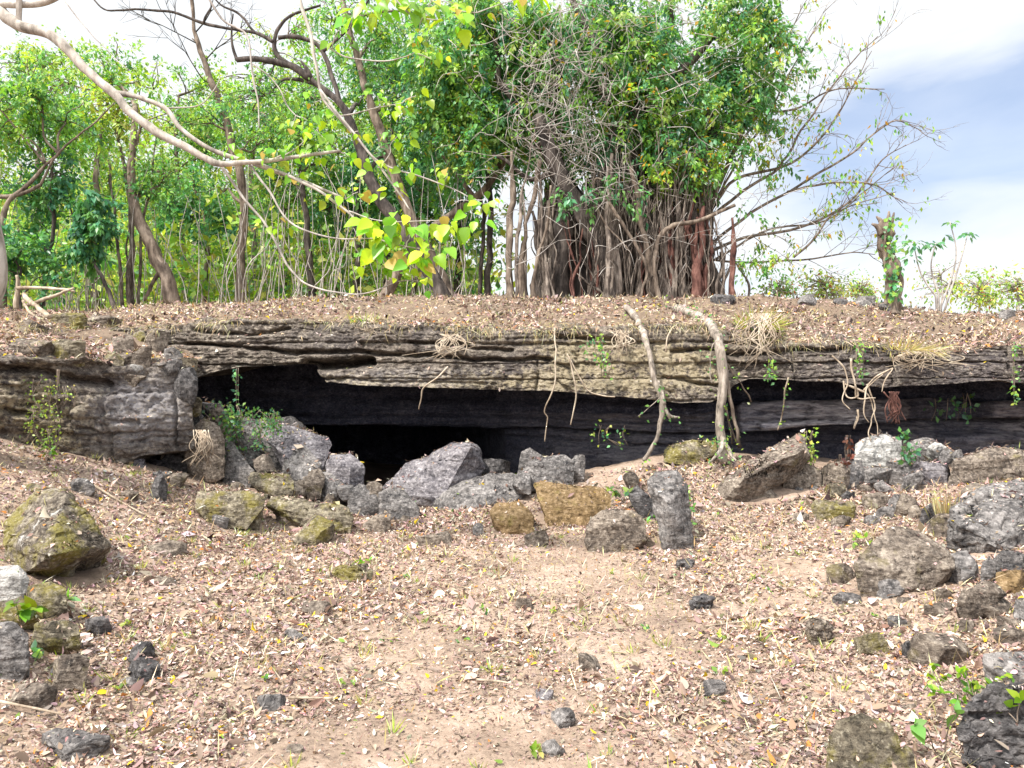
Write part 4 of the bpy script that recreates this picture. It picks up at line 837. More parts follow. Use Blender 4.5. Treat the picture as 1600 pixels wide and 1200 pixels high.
tree('wood_tree', 'leafy tree at the far left with a crooked limb, behind the fallen branches', [(4, 482), (2, 400), (8, 330), (40, 290), (90, 240)], 14.5, .07,
     [(40, 140, 70, 60), (20, 210, 60, 50, .4), (100, 190, 60, 50, .6), (-50, 160, 70, 70)], .105, GREEN, 120, 24, 'brown', seed=11, group=GW, extra=[([(-60, 300), (0, 308), (40, 300), (64, 288)], .05, .03), ([(64, 288), (90, 240), (150, 190), (180, 160)], .025, .01)])
tree('drooping_tree', 'small tree with drooping dark-green foliage on the left of the wood', [(180, 482), (165, 445), (150, 415), (120, 360), (110, 320)], 14.8, .045,
     [(140, 320, 34, 26), (150, 358, 36, 26), (130, 390, 32, 20), (95, 295, 30, 26, .3)], .13, DARKG, 75, 26, 'dark', seed=12, group=GW, droop=1.0, spread=.16)
tree('wood_tree', 'spindly tree with dark leaves left of the drooping tree', [(66, 482), (72, 420), (82, 360), (80, 290), (84, 240)], 15, .045, [(80, 260, 40, 34), (60, 310, 40, 30, .3), (50, 370, 40, 26, .2)], .12, DARKG, 65, 24, 'dark', seed=13, group=GW)
tree('wood_tree', 'leafy tree whose crown fills the gap between the slender trunk and the twisted tree', [(318, 480), (322, 420), (320, 350), (300, 280)], 18.5, .07, [(300, 300, 60, 40), (330, 340, 60, 40), (270, 330, 50, 40, .5)], .13, DARKG, 100, 24, 'brown', seed=14, group=GW)
tree('wood_tree', 'tall leafy tree above the curved grey branch near the top left', [(150, 482), (146, 380), (150, 280), (160, 200), (150, 130)], 19, .09, [(110, 130, 70, 60), (190, 110, 60, 50, .4), (240, 140, 50, 40, .6), (130, 210, 70, 50)], .115, GREEN, 140, 24, 'brown', seed=15, group=GW)
tree('wood_tree', 'tree with a broad crown between the slender trunk and the leaning tree', [(440, 476), (446, 400), (440, 320), (430, 250), (425, 190)], 19.5, .09, [(420, 210, 70, 60), (480, 150, 60, 60), (380, 170, 50, 40, .5), (460, 310, 60, 50)], .115, GREEN, 150, 24, 'brown', seed=16, group=GW)
tree('wood_tree', 'tree with a tall crown behind the leaning trunks at the top centre', [(600, 474), (606, 400), (610, 300), (612, 200), (620, 100)], 20, .1, [(620, 110, 80, 80), (560, 110, 60, 60, .6), (690, 60, 70, 60, .5), (640, 230, 70, 60)], .13, np.vstack([GREEN, DARKG]), 240, 24, 'dark', seed=17, group=GW)
tree('wood_tree', 'dense dark-crowned tree filling the wood between the leaning trees and the banyan', [(716, 474), (716, 400), (720, 320), (720, 240)], 19, .1, [(710, 270, 60, 60), (680, 230, 60, 50, .4), (740, 350, 40, 30, .3), (640, 290, 60, 40)], .13, DARKG, 170, 28, 'dark', seed=18, group=GW, droop=.6)
tree('wood_tree', 'low bushy tree at the left edge with blue-green leaves, behind the fallen branches', [(30, 482), (28, 450), (34, 420)], 14.3, .05, [(25, 405, 60, 34), (-20, 380, 50, 40), (80, 430, 40, 24)], .12, DARKG, 75, 26, 'dark', seed=19, group=GW)
tree('wood_tree', 'tall airy yellow-green tree rising above the others at the upper left', [(60, 482), (64, 380), (58, 280), (66, 180), (60, 110)], 21, .09, [(50, 110, 80, 50), (110, 90, 60, 40, .6), (10, 170, 70, 60), (90, 180, 70, 50)], .12, np.vstack([GREEN, YELG]), 130, 24, 'brown', seed=31, group=GW)
tree('wood_tree', 'airy tree with a thin yellow-green crown behind the slender bending trunk', [(290, 480), (286, 400), (280, 300), (274, 220), (280, 150)], 21.5, .09, [(270, 200, 70, 60), (330, 130, 60, 50, .6), (220, 260, 60, 50), (320, 240, 60, 50)], .12, np.vstack([GREEN, YELG]), 140, 24, 'brown', seed=32, group=GW)
tree('wood_tree', 'airy tree with pale leaves behind the crooked dark limb at the top', [(400, 478), (396, 380), (392, 280), (400, 180), (410, 100)], 22, .09, [(400, 120, 70, 60), (450, 60, 70, 50, .5), (360, 210, 60, 50), (440, 200, 60, 50)], .12, np.vstack([GREEN, YELG]), 140, 24, 'brown', seed=33, group=GW)
tree('wood_tree', 'pale-leaved tree in the gap left of the paired dark trunks', [(528, 474), (530, 400), (534, 320), (530, 240)], 21, .08, [(520, 200, 70, 60), (560, 280, 60, 50), (490, 330, 60, 40), (600, 200, 60, 50)], .12, np.vstack([GREEN, YELG]), 130, 24, 'brown', seed=34, group=GW)
def bare_twigs(root, starts, D, seed):
    rng = np.random.default_rng(seed); m = MB()
    def grow(a, d, L, r, lev):
        p = [a]; d = d / np.linalg.norm(d)
        for k in range(4):
            d = d + rng.normal(size=3) * .15; d /= np.linalg.norm(d); p.append(p[-1] + d * L / 4)
        m.tube(np.array(p), (r, r * .45), 3)
        if lev:
            for k in range(3): grow(p[int(rng.integers(1, 5))], d + rng.normal(size=3) * np.array([.6, .4, .6]), L * rng.uniform(.5, .8), max(.005, r * .6), lev - 1)
    for (sx, sy, ex, ey) in starts:
        a = P(sx, sy, D); b = P(ex, ey, D + rng.uniform(-.6, .6)); grow(a, b - a, np.linalg.norm(b - a), .018, 3)
    part('twigs', m, BARK['dark'], root)['kind'] = 'stuff'
bare_twigs(SLENDER, [(345, 175, 420, 90), (335, 140, 260, 60), (320, 95, 380, 30), (312, 70, 240, 20), (352, 200, 280, 120), (340, 160, 440, 140), (306, 50, 350, -10)], 17, 61)
# a far row of trees with bushy crowns
far = [(20, 28, 'first'), (95, 30, ''), (170, 27, ''), (250, 29, ''), (335, 26, ''), (415, 28, ''), (500, 27, ''), (570, 29, '')]
FARL = ['far yellow-green tree behind the low blue-green bushy tree', 'far yellow-green tree behind the spindly dark-leaved tree', 'far yellow-green tree behind the vine-wrapped clump of stems', 'far yellow-green tree behind the twisted tree',
        'far yellow-green tree between the twisted tree and the slender bending trunk', 'far yellow-green tree right of the slender bending trunk', 'far yellow-green tree behind the thin dark tree in the brush', 'far yellow-green tree behind the crossing leaning trunks']
for i, (fx, fD, _) in enumerate(far):
    r_ = np.random.default_rng(50 + i)
    tree('brush_tree', FARL[i], [(fx, 470), (fx + r_.uniform(-8, 8), 420), (fx + r_.uniform(-14, 14), 360), (fx + r_.uniform(-20, 20), 310)], fD, .08,
         [(fx + r_.uniform(-15, 15), 330, 55, 40), (fx + r_.uniform(-40, 0), 380, 48, 34, .6), (fx + r_.uniform(0, 40), 395, 48, 34, -.6), (fx + r_.uniform(-30, 30), 262, 60, 46), (fx + r_.uniform(-30, 30), 190, 55, 44)], .15, np.vstack([YELG, YELG, GREEN]), 185, 22, 'brown', seed=60 + i, group='far trees on the hillside', twigs=.35, spread=.5)
# the brush on the hillside: nobody could count it
rng = np.random.default_rng(77)
ub = MB(); n = 84000
x = rng.uniform(-52, 2, n); y = rng.uniform(17, 52, n); k = (x > -1.15 * y) & (x < -.08 * y - .2 + rng.uniform(0, 2, n)); x, y = x[k], y[k]; n = len(x)
h = np.clip(2.6 + 2.0 * fbm(np.stack([x * .5, y * .5, x * 0], 1), 3, 78), .4, 5.5) * rng.uniform(0, 1, n) ** .7
pos = np.stack([x, y, plateau_h(x, y) + h], 1); U = rnd_unit(rng, n); U[:, 2] -= .3
per = 3; pos = np.repeat(pos, per, 0) + rng.normal(size=(n * per, 3)) * .22; U = rnd_unit(rng, n * per); U[:, 2] -= .3
ln = rng.uniform(.12, .26, n * per) * (1 + .01 * pos[:, 1])
ub.leaves(pos, U, rnd_unit(rng, n * per) * .7 + np.array([0, -.3, .8]), ln, ln * .5, .1, pal(rng, n * per, np.vstack([YELG, YELG, GREEN]), .25, per))
o = struct('hillside_brush', ub, M_LEAF, kind='stuff')
ub = MB()
for i in range(700):
    D = rng.uniform(15, 30); fx = rng.uniform(-20, 740); b = P(fx, 470, D); b[2] = plateau_h(b[:1], b[1:2])[0]
    t = b + np.array([rng.normal(0, .35), rng.normal(0, .3), rng.uniform(1.0, 3.6)]); ub.tube(limb_path(b, t, rng, 0, .05), (.012 * D / 15, .006 * D / 15), 3)
struct('brush_stems', ub, BARK['twig'], kind='stuff')
# bushes and saplings seen over the crest on the right
GB = 'bushes beyond the crest on the right'
for i, (bx, byy, rx, ry, D, lb) in enumerate([(1290, 448, 46, 24, 16, 'yellow-green bush beyond the crest, left of the dead trunk'), (1345, 452, 30, 22, 19, 'pale thin bush beyond the crest, close left of the dead trunk'),
                                            (1470, 430, 50, 40, 16, 'thin twiggy bush beyond the crest right of the dead trunk, under the tall sapling'), (1530, 452, 44, 30, 17, 'straggly bush beyond the crest, second right of the dead trunk'),
                                            (1590, 448, 44, 28, 15, 'bright green bush beyond the crest at the right edge'), (1210, 445, 44, 30, 15.5, 'leafy bush at the right foot of the banyan')]):
    tree('bush', lb, [(bx, 480), (bx + 3, 465), (bx, byy)], D, .025, [(bx, byy, rx, ry), (bx + 18, byy + 12, rx * .7, ry * .6, .4)], .085, YELG if i != 5 else GREEN, 46, 9, 'twig', seed=120 + i, group=GB, twigs=2.0, cat='bush', rare=(.06, (.35, .10, .03)))
def sapling(name, label, stems, D, tuft, palette, leaf, seed):
    rng = np.random.default_rng(seed); base = P(stems[0][0][0], stems[0][0][1], D); base[2] = plateau_h(base[:1], base[1:2])[0]
    root = thing(name, label, 'sapling', base)
    st = MB(); lf = MB()
    for s_ in stems:
        p = smooth_path(PP(s_, D), 5); p[0] = base; st.tube(p, (.022, .014, .008), 5)
    for (tx, tyy, rad, nn) in tuft:
        c = P(tx, tyy, D); n = nn
        U = rnd_unit(rng, n); U[:, 2] = U[:, 2] * .5 - .25; pos = c + U * rad / F * D * rng.uniform(.2, .9, (n, 1))
        ln = leaf * rng.uniform(.7, 1.2, n); lf.leaves(pos, U + np.array([0, 0, -.35]), rnd_unit(rng, n) * .4 + np.array([0, -.4, .7]), ln, ln * .55, .1, pal(rng, n, palette, .2))
    part('stem', st, BARK['twig'], root); part('foliage', lf, M_LEAF, root); return root
sapling('tall_sapling', 'tall thin sapling with tufts of blue-green leaves, right of the dead trunk', [[(1466, 490), (1488, 430), (1494, 390), (1484, 346)], [(1468, 470), (1440, 430), (1428, 385)], [(1470, 470), (1455, 420), (1462, 378)], [(1480, 470), (1500, 410), (1512, 365)]], 14.5,
        [(1427, 378, 20, 30), (1460, 380, 18, 22), (1484, 346, 9, 8), (1513, 365, 14, 16), (1424, 400, 14, 14), (1476, 368, 8, 8)], DARKG, .14, 131)
# ---------------------------------------------------------------- the banyan
def banyan():
    rng = np.random.default_rng(4242); D = 14.6; Zg = 2.85
    base = P(985, 484, D); base[2] = Zg
    root = thing('banyan_tree', 'huge banyan with a curtain of aerial roots and a broad dense crown', 'tree', base)
    tk = MB()
    trunks = [([(866, 490), (874, 400), (880, 330), (868, 262)], 14.6, .20), ([(900, 490), (906, 400), (896, 320), (880, 270)], 15.1, .24), ([(968, 490), (950, 430), (922, 360), (888, 300), (868, 262), (840, 180)], 14.2, .17),
              ([(940, 490), (938, 400), (946, 320), (960, 240), (950, 150)], 15.0, .30), ([(985, 490), (980, 400), (976, 310), (990, 220), (1010, 120)], 14.9, .26), ([(1020, 490), (1016, 400), (1012, 320), (1030, 230), (1060, 120)], 15.1, .30),
              ([(1058, 490), (1056, 400), (1050, 330), (1064, 260)], 14.6, .24), ([(1096, 490), (1090, 420), (1076, 350), (1080, 280), (1110, 200)], 14.9, .22), ([(1124, 490), (1112, 430), (1092, 380), (1080, 330)], 14.4, .13), ([(880, 490), (884, 420), (886, 350)], 15.5, .34), ([(1076, 490), (1070, 420), (1066, 350)], 15.4, .3), ([(850, 490), (856, 420), (862, 330), (880, 260)], 15.5, .26), ([(925, 490), (930, 400), (935, 280)], 15.6, .36), ([(1002, 490), (1004, 400), (1010, 300), (1030, 230)], 15.6, .36), ([(1040, 490), (1038, 400), (1044, 290)], 15.7, .34), ([(1108, 490), (1100, 430), (1090, 360), (1100, 290)], 15.3, .24), ([(970, 490), (964, 380), (960, 250), (980, 160)], 15.8, .3)]
    for p, d, r in trunks: tk.tube(smooth_path(PP(p, d), 8), (r * 1.15, r * .95, r * .85, r * .6), 16, .7, int(rng.integers(999)))
    limbs = [([(868, 262), (820, 190), (780, 120), (770, 40)], .10), ([(890, 300), (860, 200), (880, 100), (900, 20)], .12), ([(950, 150), (930, 80), (900, 10), (880, -60)], .12), ([(1010, 120), (1040, 60), (1050, -20)], .12), ([(1060, 120), (1110, 60), (1180, 10)], .11),
             ([(1064, 260), (1100, 190), (1160, 120), (1230, 40)], .10), ([(1080, 280), (1130, 200), (1200, 130)], .08), ([(1050, 330), (1100, 250), (1150, 190)], .09), ([(860, 270), (830, 280), (790, 250), (740, 230)], .06), ([(922, 310), (960, 290), (1000, 285), (1060, 270)], .04)]
    for p, r in limbs: tk.tube(wiggle(smooth_path(PP(p, D), 8), rng, .06), (r, r * .7, r * .3), 8, .3, 7)
    part('trunk', tk, BARK['dark'], root)
    # the aerial roots: each a tapering, slightly wandering column
    spots = []
    for i in range(52): spots.append((rng.choice([rng.uniform(920, 1020), rng.uniform(930, 1130), rng.uniform(842, 870)]), rng.uniform(230, 440), rng.uniform(14.0, 14.9), rng.choice([.015, .025, .04, .075]), 'root'))
    for i in range(16): spots.append((rng.uniform(1028, 1104), rng.uniform(300, 370), rng.uniform(14.0, 14.4), rng.uniform(.03, .07), 'red'))
    for i in range(8): spots.append((rng.uniform(895, 1010), rng.uniform(330, 400), rng.uniform(13.95, 14.3), rng.uniform(.015, .04), 'red'))
    for (x, yt, r, k) in [(797, 236, .07, 'brown'), (814, 250, .055, 'brown'), (806, 180, .03, 'root'), (826, 300, .03, 'root'), (838, 290, .04, 'brown'), (955, 240, .07, 'root'), (962, 300, .05, 'root'), (948, 260, .05, 'root'), (1000, 280, .05, 'root'), (1018, 260, .06, 'brown'), (1146, 340, .055, 'red'), (1128, 330, .03, 'root'), (1166, 380, .02, 'root')]:
        spots.append((x, yt, 14.0 + rng.uniform(-.2, .3), r, k))
    for i, (x, yt, d, r, k) in enumerate(spots[:96]):
        lean = rng.normal(0, 16)
        p = [P(x + lean, yt, d), P(x + lean * .5 + rng.normal(0, 3), yt * .6 + 470 * .4, d), P(x + rng.normal(0, 3), yt * .25 + 470 * .75, d), P(x, 488, d)]; p[-1][2] = Zg - .02
        m = MB(); m.tube(wiggle(smooth_path(p, 7), rng, .06, 2.2), (r * .5, r * .75, r, r * 1.5), 8, .9, i); part('aerial_root', m, BARK[k], root)
    m = MB()
    st = MB()
    for i in range(420):
        x = rng.choice([rng.uniform(842, 1130), rng.uniform(1024, 1110), rng.uniform(920, 1020)]); d = rng.uniform(13.9, 14.8); yt = rng.uniform(200, 420); yb = 486 if rng.uniform() < .7 else rng.uniform(yt + 40, 480)
        if 846 < x < 902 or 905 < x < 925: continue
        st.tube(wiggle(smooth_path([P(x + rng.normal(0, 16), yt, d), P(x + rng.normal(0, 8), yt * .6 + yb * .4, d), P(x + rng.normal(0, 5), yt * .25 + yb * .75, d), P(x, yb, d)], 5), rng, .05, 2.5), (rng.uniform(.004, .012), rng.uniform(.006, .016), .006), 4)
    part('root_strands', st, BARK['root'], root)['kind'] = 'stuff'
    m2 = [([(1030, 470), (1022, 420), (1030, 372), (1052, 352), (1090, 345), (1150, 320)], .045), ([(960, 290), (930, 280), (935, 330), (985, 395)], .02), ([(940, 300), (985, 370), (1010, 420), (1000, 470)], .03)]
    for p, r in m2:
        m = MB(); m.tube(wiggle(smooth_path(PP(p, 13.8), 8), rng, .04), (r, r, r * .7), 7, .3, 3); part('limb', m, BARK['brown'], root)
    # fine grey twigs and vines tangled in the crown
    tw = MB()
    for i in range(620):
        a = P(rng.normal(890, 75), rng.normal(150, 95), rng.uniform(13.2, 14.6)) if i % 3 else P(rng.uniform(800, 1260), rng.uniform(0, 420), rng.uniform(13.0, 14.4))
        d = rnd_unit(rng, 1)[0] * rng.uniform(.4, 1.3) * np.array([1, .4, 1.0])
        pth = np.array([a, a + d * .35 + rng.normal(size=3) * .06, a + d * .7 + rng.normal(size=3) * .1, a + d + rng.normal(size=3) * .1])
        tw.tube(smooth_path(pth, 3), (rng.uniform(.005, .010), .003), 3)
    part('twig_tangle', tw, BARK['twig'], root)['kind'] = 'stuff'
    cr = MB(); W_ = lambda x, y, rx, ry, o=0: (P(x, y, D + o), np.array([rx, (rx + ry) * .42, ry]) / F * (D + o))
    scatter_crown(cr, rng, [W_(960, 120, 150, 110), (W_(1080, 70, 130, 100)), W_(1150, 130, 110, 110), W_(1200, 20, 100, 70), W_(1040, 200, 130, 80), W_(1000, 180, 120, 80, 1.2), W_(920, 230, 90, 60, 1.3), W_(960, 70, 120, 90, 1.0)], 1650, 34, .105, np.vstack([GREEN, PALEG, DARKG]), .30, .6, (.03, (.55, .30, .02)))
    scatter_crown(cr, rng, [W_(820, 100, 110, 110, .5), W_(760, 200, 80, 70, .3), W_(850, 220, 90, 60, .4), W_(780, 30, 90, 60, .2), W_(900, 20, 120, 60), W_(690, 110, 70, 70, .2), W_(700, 190, 60, 50, .3)], 1350, 34, .11, np.vstack([DARKG, PALEG, GREEN]), .28, .7, (.02, (.45, .28, .03)))
    scatter_crown(cr, rng, [W_(1130, 260, 80, 50, -.3), W_(1050, 270, 80, 34, -.5), W_(1190, 220, 60, 60), W_(1180, 405, 50, 36, -.2), W_(1150, 360, 24, 40, -.4)], 240, 26, .105, GREEN, .25, .6, (.08, (.55, .32, .02)))
    scatter_crown(cr, rng, [W_(880, 330, 60, 60, -.9), W_(950, 300, 70, 40, -.9), W_(830, 360, 30, 60, -.8)], 34, 16, .10, DARKG, .2, .8)
    part('crown', cr, M_LEAF, root)
    return root
banyan()
# the fig with half-bare branches fanning out on the right
def fan_tree():
    rng = np.random.default_rng(515); D = 14.9; base = P(1108, 484, D); base[2] = 2.85
    root = thing('fan_branched_tree', 'tree with nearly bare thin branches fanning out to the right against the sky', 'tree', base)
    tk = MB(); lf = MB(); tips = []
    tk.tube(np.vstack([base, smooth_path(PP([(1106, 460), (1100, 420), (1096, 390)], D), 4)]), (.14, .11, .08), 8, .4, 1)
    tk.tube(smooth_path(PP([(1096, 390), (1110, 320), (1150, 230), (1180, 160)], D), 5), (.07, .05, .03), 7, .3, 2)
    main = [[(1096, 396), (1150, 350), (1230, 300), (1330, 240), (1392, 190), (1440, 205)], [(1098, 400), (1160, 372), (1250, 356), (1330, 312), (1380, 250), (1416, 226)], [(1110, 330), (1150, 280), (1230, 258), (1280, 220), (1320, 160), (1360, 80)],
            [(1104, 345), (1160, 300), (1215, 262), (1260, 190), (1320, 110), (1372, 56)], [(1120, 310), (1160, 240), (1200, 180), (1240, 100), (1290, 20)], [(1100, 405), (1170, 410), (1260, 405), (1330, 395), (1366, 398)],
            [(1110, 410), (1200, 360), (1290, 345), (1350, 300), (1398, 262)], [(1240, 402), (1275, 370), (1310, 330), (1400, 300)], [(1150, 235), (1190, 170), (1230, 60), (1260, 0)], [(1180, 172), (1240, 172), (1300, 140), (1380, 140)], [(1230, 300), (1300, 285), (1370, 290), (1412, 318)]]
    def grow(a, d, L, r, lev):
        n = 4; p = [a]; dd = d / np.linalg.norm(d)
        for k in range(n):
            dd = dd + rng.normal(size=3) * .16 + np.array([.02, 0, .015]); dd /= np.linalg.norm(dd); p.append(p[-1] + dd * L / n)
        p = np.array(p); tk.tube(p, (r, r * .5), 3 if r < .01 else 4)
        tips.append(p[-1])
        if lev:
            for k in range(int(rng.integers(2, 4))):
                t = int(rng.integers(1, n + 1)); nd_ = dd + rnd_unit(rng, 1)[0] * np.array([.75, .4, .75]); grow(p[t], nd_, L * rng.uniform(.45, .75), max(.0035, r * .6), lev - 1)
    for i, mp in enumerate(main):
        pth = wiggle(smooth_path(PP(mp, D, D - .8 + 1.6 * rng.uniform()), 6), rng, .05); r0 = .036 if i < 4 else .026
        tk.tube(pth, (r0, r0 * .7, .007), 5)
        for k in range(len(pth) // 4, len(pth) - 1, 2):
            t = pth[k + 1] - pth[k]; t /= np.linalg.norm(t)
            grow(pth[k], t + rnd_unit(rng, 1)[0] * np.array([.7, .4, .7]), rng.uniform(.35, .8), .0085, 2 if rng.uniform() < .6 else 1)
    tips = np.array(tips); q = 800 + tips[:, 0] / tips[:, 1] * F
    pick = tips[rng.uniform(size=len(tips)) < np.clip(.75 - (q - 1150) / 420, .10, .7)]
    pos = np.repeat(pick, 5, 0) + rng.normal(size=(len(pick) * 5, 3)) * .07; n = len(pos)
    U = rnd_unit(rng, n) * .6 + np.array([0, 0, -.9]); c = pal(rng, n, np.vstack([GREEN, YELG]), .25); k = rng.uniform(size=n) < .12; c[k] = (.5, .27, .03)
    ln = rng.uniform(.07, .13, n); lf.leaves(pos, U, rnd_unit(rng, n), ln, ln * .45, .1, c)
    part('trunk', tk, BARK['brown'], root); part('crown', lf, M_LEAF, root)
fan_tree()
# the ivy-covered dead trunk
def dead_trunk():
    rng = np.random.default_rng(88); D = 12.3; base = P(1394, 482, D)
    root = thing('dead_trunk', 'short broken dead trunk overgrown with ivy on the crest, alone against the sky', 'tree trunk', base)
    m = MB(); m.tube(smooth_path([base + np.array([0, 0, -.1])] + list(PP([(1394, 474), (1389, 452), (1391, 428), (1386, 404), (1380, 384), (1384, 366), (1381, 352), (1383, 344)], D)), 7), (.15, .115, .08, .095, .08, .10, .125, .11, .07), 22, 1.5, 4)
    for p, r in [([(1378, 366), (1370, 354), (1362, 350)], .045), ([(1382, 352), (1374, 343), (1369, 338)], .04), ([(1386, 360), (1394, 346), (1397, 332)], .05), ([(1384, 350), (1388, 340), (1389, 330)], .035), ([(1396, 440), (1403, 430), (1409, 442), (1406, 462), (1400, 478)], .04), ([(1393, 470), (1404, 478), (1412, 486)], .06), ([(1390, 470), (1380, 478), (1372, 486)], .06), ([(1383, 384), (1375, 380), (1371, 374)], .03)]:
        m.tube(smooth_path(PP(p, D - .02), 5), (r, r * .75, r * .3), 8, 1.2, int(r * 999))
    part('trunk', m, BARK['brown'], root)
    lf = MB(); n = 170; t = rng.uniform(0, 1, n); c = np.stack([P(np.interp(q, [0, .4, .7, 1], [1394, 1393, 1388, 1395]) + rng.normal(0, 6.5), 470 - q * 130, D - .1) for q in t])
    c[:, 1] += rng.normal(-.05, .10, n); U = rnd_unit(rng, n) * .6 + np.array([0, -.2, -.7]); ln = rng.uniform(.05, .11, n)
    lf.leaves(c, U, rnd_unit(rng, n) * .5 + np.array([0, -.8, .4]), ln, ln * .7, .1, pal(rng, n, np.vstack([GREEN, DARKG]), .25)); part('ivy', lf, M_LEAF, root)
dead_trunk()
# ---------------------------------------------------------------- the near tree whose branches hang into the picture
def near_tree():
    rng = np.random.default_rng(2024); D = 6.6
    gx0 = (-75 - 800) / F * 6.9; base = np.array([gx0, 6.9, float(ground_h(gx0, 6.9)[0]) - .05])
    root = thing('overhanging_tree', 'pale smooth-barked tree at the left edge hanging lime-green leaves into view', 'tree', base)
    tk = MB(); tp = np.vstack([base, PP([(-62, 560, 6.85), (-16, 432, 6.8), (-30, 300, 6.75), (-42, 160, 6.7), (-52, 60, 6.65), (-90, -120, 6.6), (-60, -360, 6.6)], 6.7)])
    tk.tube(smooth_path(tp, 8), (.17, .13, .13, .11, .10, .09, .07, .05), 12, .18, 5); part('trunk', tk, BARK['pale'], root)
    br = [([(-50, 60), (-10, 16), (10, 28), (34, 42), (75, 53), (105, 79), (131, 107), (180, 146), (202, 172), (240, 202), (277, 223), (319, 247), (345, 255), (379, 253), (446, 247), (529, 236)], .055, .012, 6.6, 6.2),
          ([(-52, 30), (-10, 10), (30, 8), (75, 2), (120, -20)], .04, .02, 6.6, 6.5), ([(30, 46), (29, 20), (28, -30)], .03, .02, 6.55, 6.5),
          ([(182, 146, 6.47), (200, 148, 6.45), (225, 154, 6.43), (259, 169, 6.42), (285, 202, 6.4), (337, 236, 6.38), (397, 255, 6.35), (450, 274, 6.33), (495, 292, 6.3), (540, 311, 6.3)], .026, .010, 6.5, 6.2),
          ([(400, 255), (450, 275), (500, 300), (545, 330), (570, 360), (600, 378), (650, 388)], .016, .005, 6.3, 6.1), ([(345, 258), (380, 310), (420, 360), (452, 418), (480, 445), (560, 460), (620, 440)], .013, .004, 6.4, 6.2),
          ([(392, 258), (420, 300), (450, 345), (490, 365), (540, 375), (590, 372)], .011, .004, 6.3, 6.1), ([(460, -30), (470, 10), (488, 60), (500, 140), (530, 182), (570, 230), (610, 285), (640, 330)], .020, .006, 6.9, 6.6),
          ([(500, 140), (540, 190), (590, 250), (660, 275), (700, 290), (740, 312)], .011, .004, 6.7, 6.5), ([(310, -30), (345, 30), (385, 55), (394, 120), (404, 165), (406, 200)], .012, .005, 6.9, 6.8), ([(395, 100), (430, 130), (450, 165), (462, 180)], .008, .004, 6.85, 6.8),
          ([(490, 60), (540, 90), (600, 95), (650, 80)], .009, .003, 6.8, 6.6), ([(530, 182), (580, 170), (630, 160)], .008, .003, 6.75, 6.6), ([(600, -30), (640, 20), (690, 30)], .010, .004, 6.7, 6.6), ([(640, -30), (690, 10), (745, 20)], .010, .004, 6.7, 6.6), ([(445, 243), (470, 225), (500, 200)], .007, .003, 6.25, 6.2),
          ([(425, 250), (440, 242), (450, 232)], .010, .003, 6.3, 6.25), ([(545, 330), (600, 345), (690, 345)], .007, .003, 6.1, 6.1), ([(100, 0), (150, 60), (200, 110)], .006, .003, 6.5, 6.5), ([(259, 169), (310, 165), (335, 140), (345, 120)], .007, .003, 6.45, 6.5)]
    for p, r0, r1, d0, d1 in br:
        m = MB(); m.tube(wiggle(smooth_path(PP(p, d0, d1), 7), rng, .03), (r0, r0 * .75, (r0 + r1) / 2, r1), 8 if r0 > .02 else 5, .15, 3); part('branch', m, BARK['pale'] if r0 > .015 else BARK['twig'], root)
    lf = MB(); st = MB()
    spots = [(612, 4), (640, 12), (690, 12), (745, 16), (655, 52), (672, 92), (650, 150), (620, 168), (590, 150), (480, 188), (455, 200), (440, 240), (412, 246), (362, 238), (500, 240), (470, 268), (530, 306), (590, 262), (640, 262), (700, 270), (755, 312), (600, 358), (640, 368), (680, 392), (598, 400), (690, 345), (620, 425), (660, 440), (520, 182), (622, 212), (560, 205), (532, 62), (552, 22), (505, 215), (545, 245), (560, 300), (615, 300), (430, 355), (820, -4), (575, 15), (735, 345), (580, 345), (650, 405), (610, 380), (630, 345), (560, 410), (490, 160), (470, 215), (668, 12), (715, 28)]
    br_pts = np.vstack([smooth_path(PP(p, d0, d1), 7) for p, r0, r1, d0, d1 in br])
    for (sx, sy) in spots:
        c0_ = br_pts[np.argmin(np.hypot(800 + br_pts[:, 0] / br_pts[:, 1] * F - sx, 600 - (br_pts[:, 2] - EYE) / br_pts[:, 1] * F - sy))]
        c = P(sx, sy, c0_[1]); st.tube(limb_path(c0_, c, rng, .02, .05), (.005, .003), 4)
        n = int(rng.integers(7, 13)); big = 1.22 if (sy < 30 or (sx > 570 and 340 < sy < 420)) else .78
        off = rnd_unit(rng, n) * np.array([.13, .12, .08]) * rng.uniform(.4, 1.2, (n, 1)); U = off * np.array([1, 1, .3]) * 8 + np.array([0, -.1, -.75]) + rng.normal(size=(n, 3)) * .25
        ln = big * rng.uniform(.045, .14, n); cc = pal(rng, n, LIME, .3); kb = rng.uniform(size=n) < .05; cc[kb] = (.42, .30, .05)
        lf.fine(c + off, U, rnd_unit(rng, n) * .45 + np.array([0, -.65, .6]), ln, ln * rng.uniform(.6, .85, n), rng.uniform(.02, .4, n), cc, .36)
    part('stalks', st, BARK['twig'], root)['kind'] = 'stuff'
    part('foliage', lf, M_LEAF, root)
    for fx, fyy, d in [(686, 262, 6.55), (576, 135, 6.75)]:
        bm = bmesh.new(); bmesh.ops.create_icosphere(bm, subdivisions=3, radius=.036); v = np.array([q.co[:] for q in bm.verts]); bm.verts.index_update(); f = np.array([[q.index for q in fc.verts] for fc in bm.faces]); bm.free()
        v = v * np.array([1, 1, .82]) * (1 + .06 * np.cos(np.arctan2(v[:, 1], v[:, 0]) * 6))[:, None] + P(fx, fyy, d)
        m = MB(); m.add(v, None, f, np.tile((.06, .16, .02, 1), (len(v), 1))); part('fruit', m, M_LEAF, root)
near_tree()
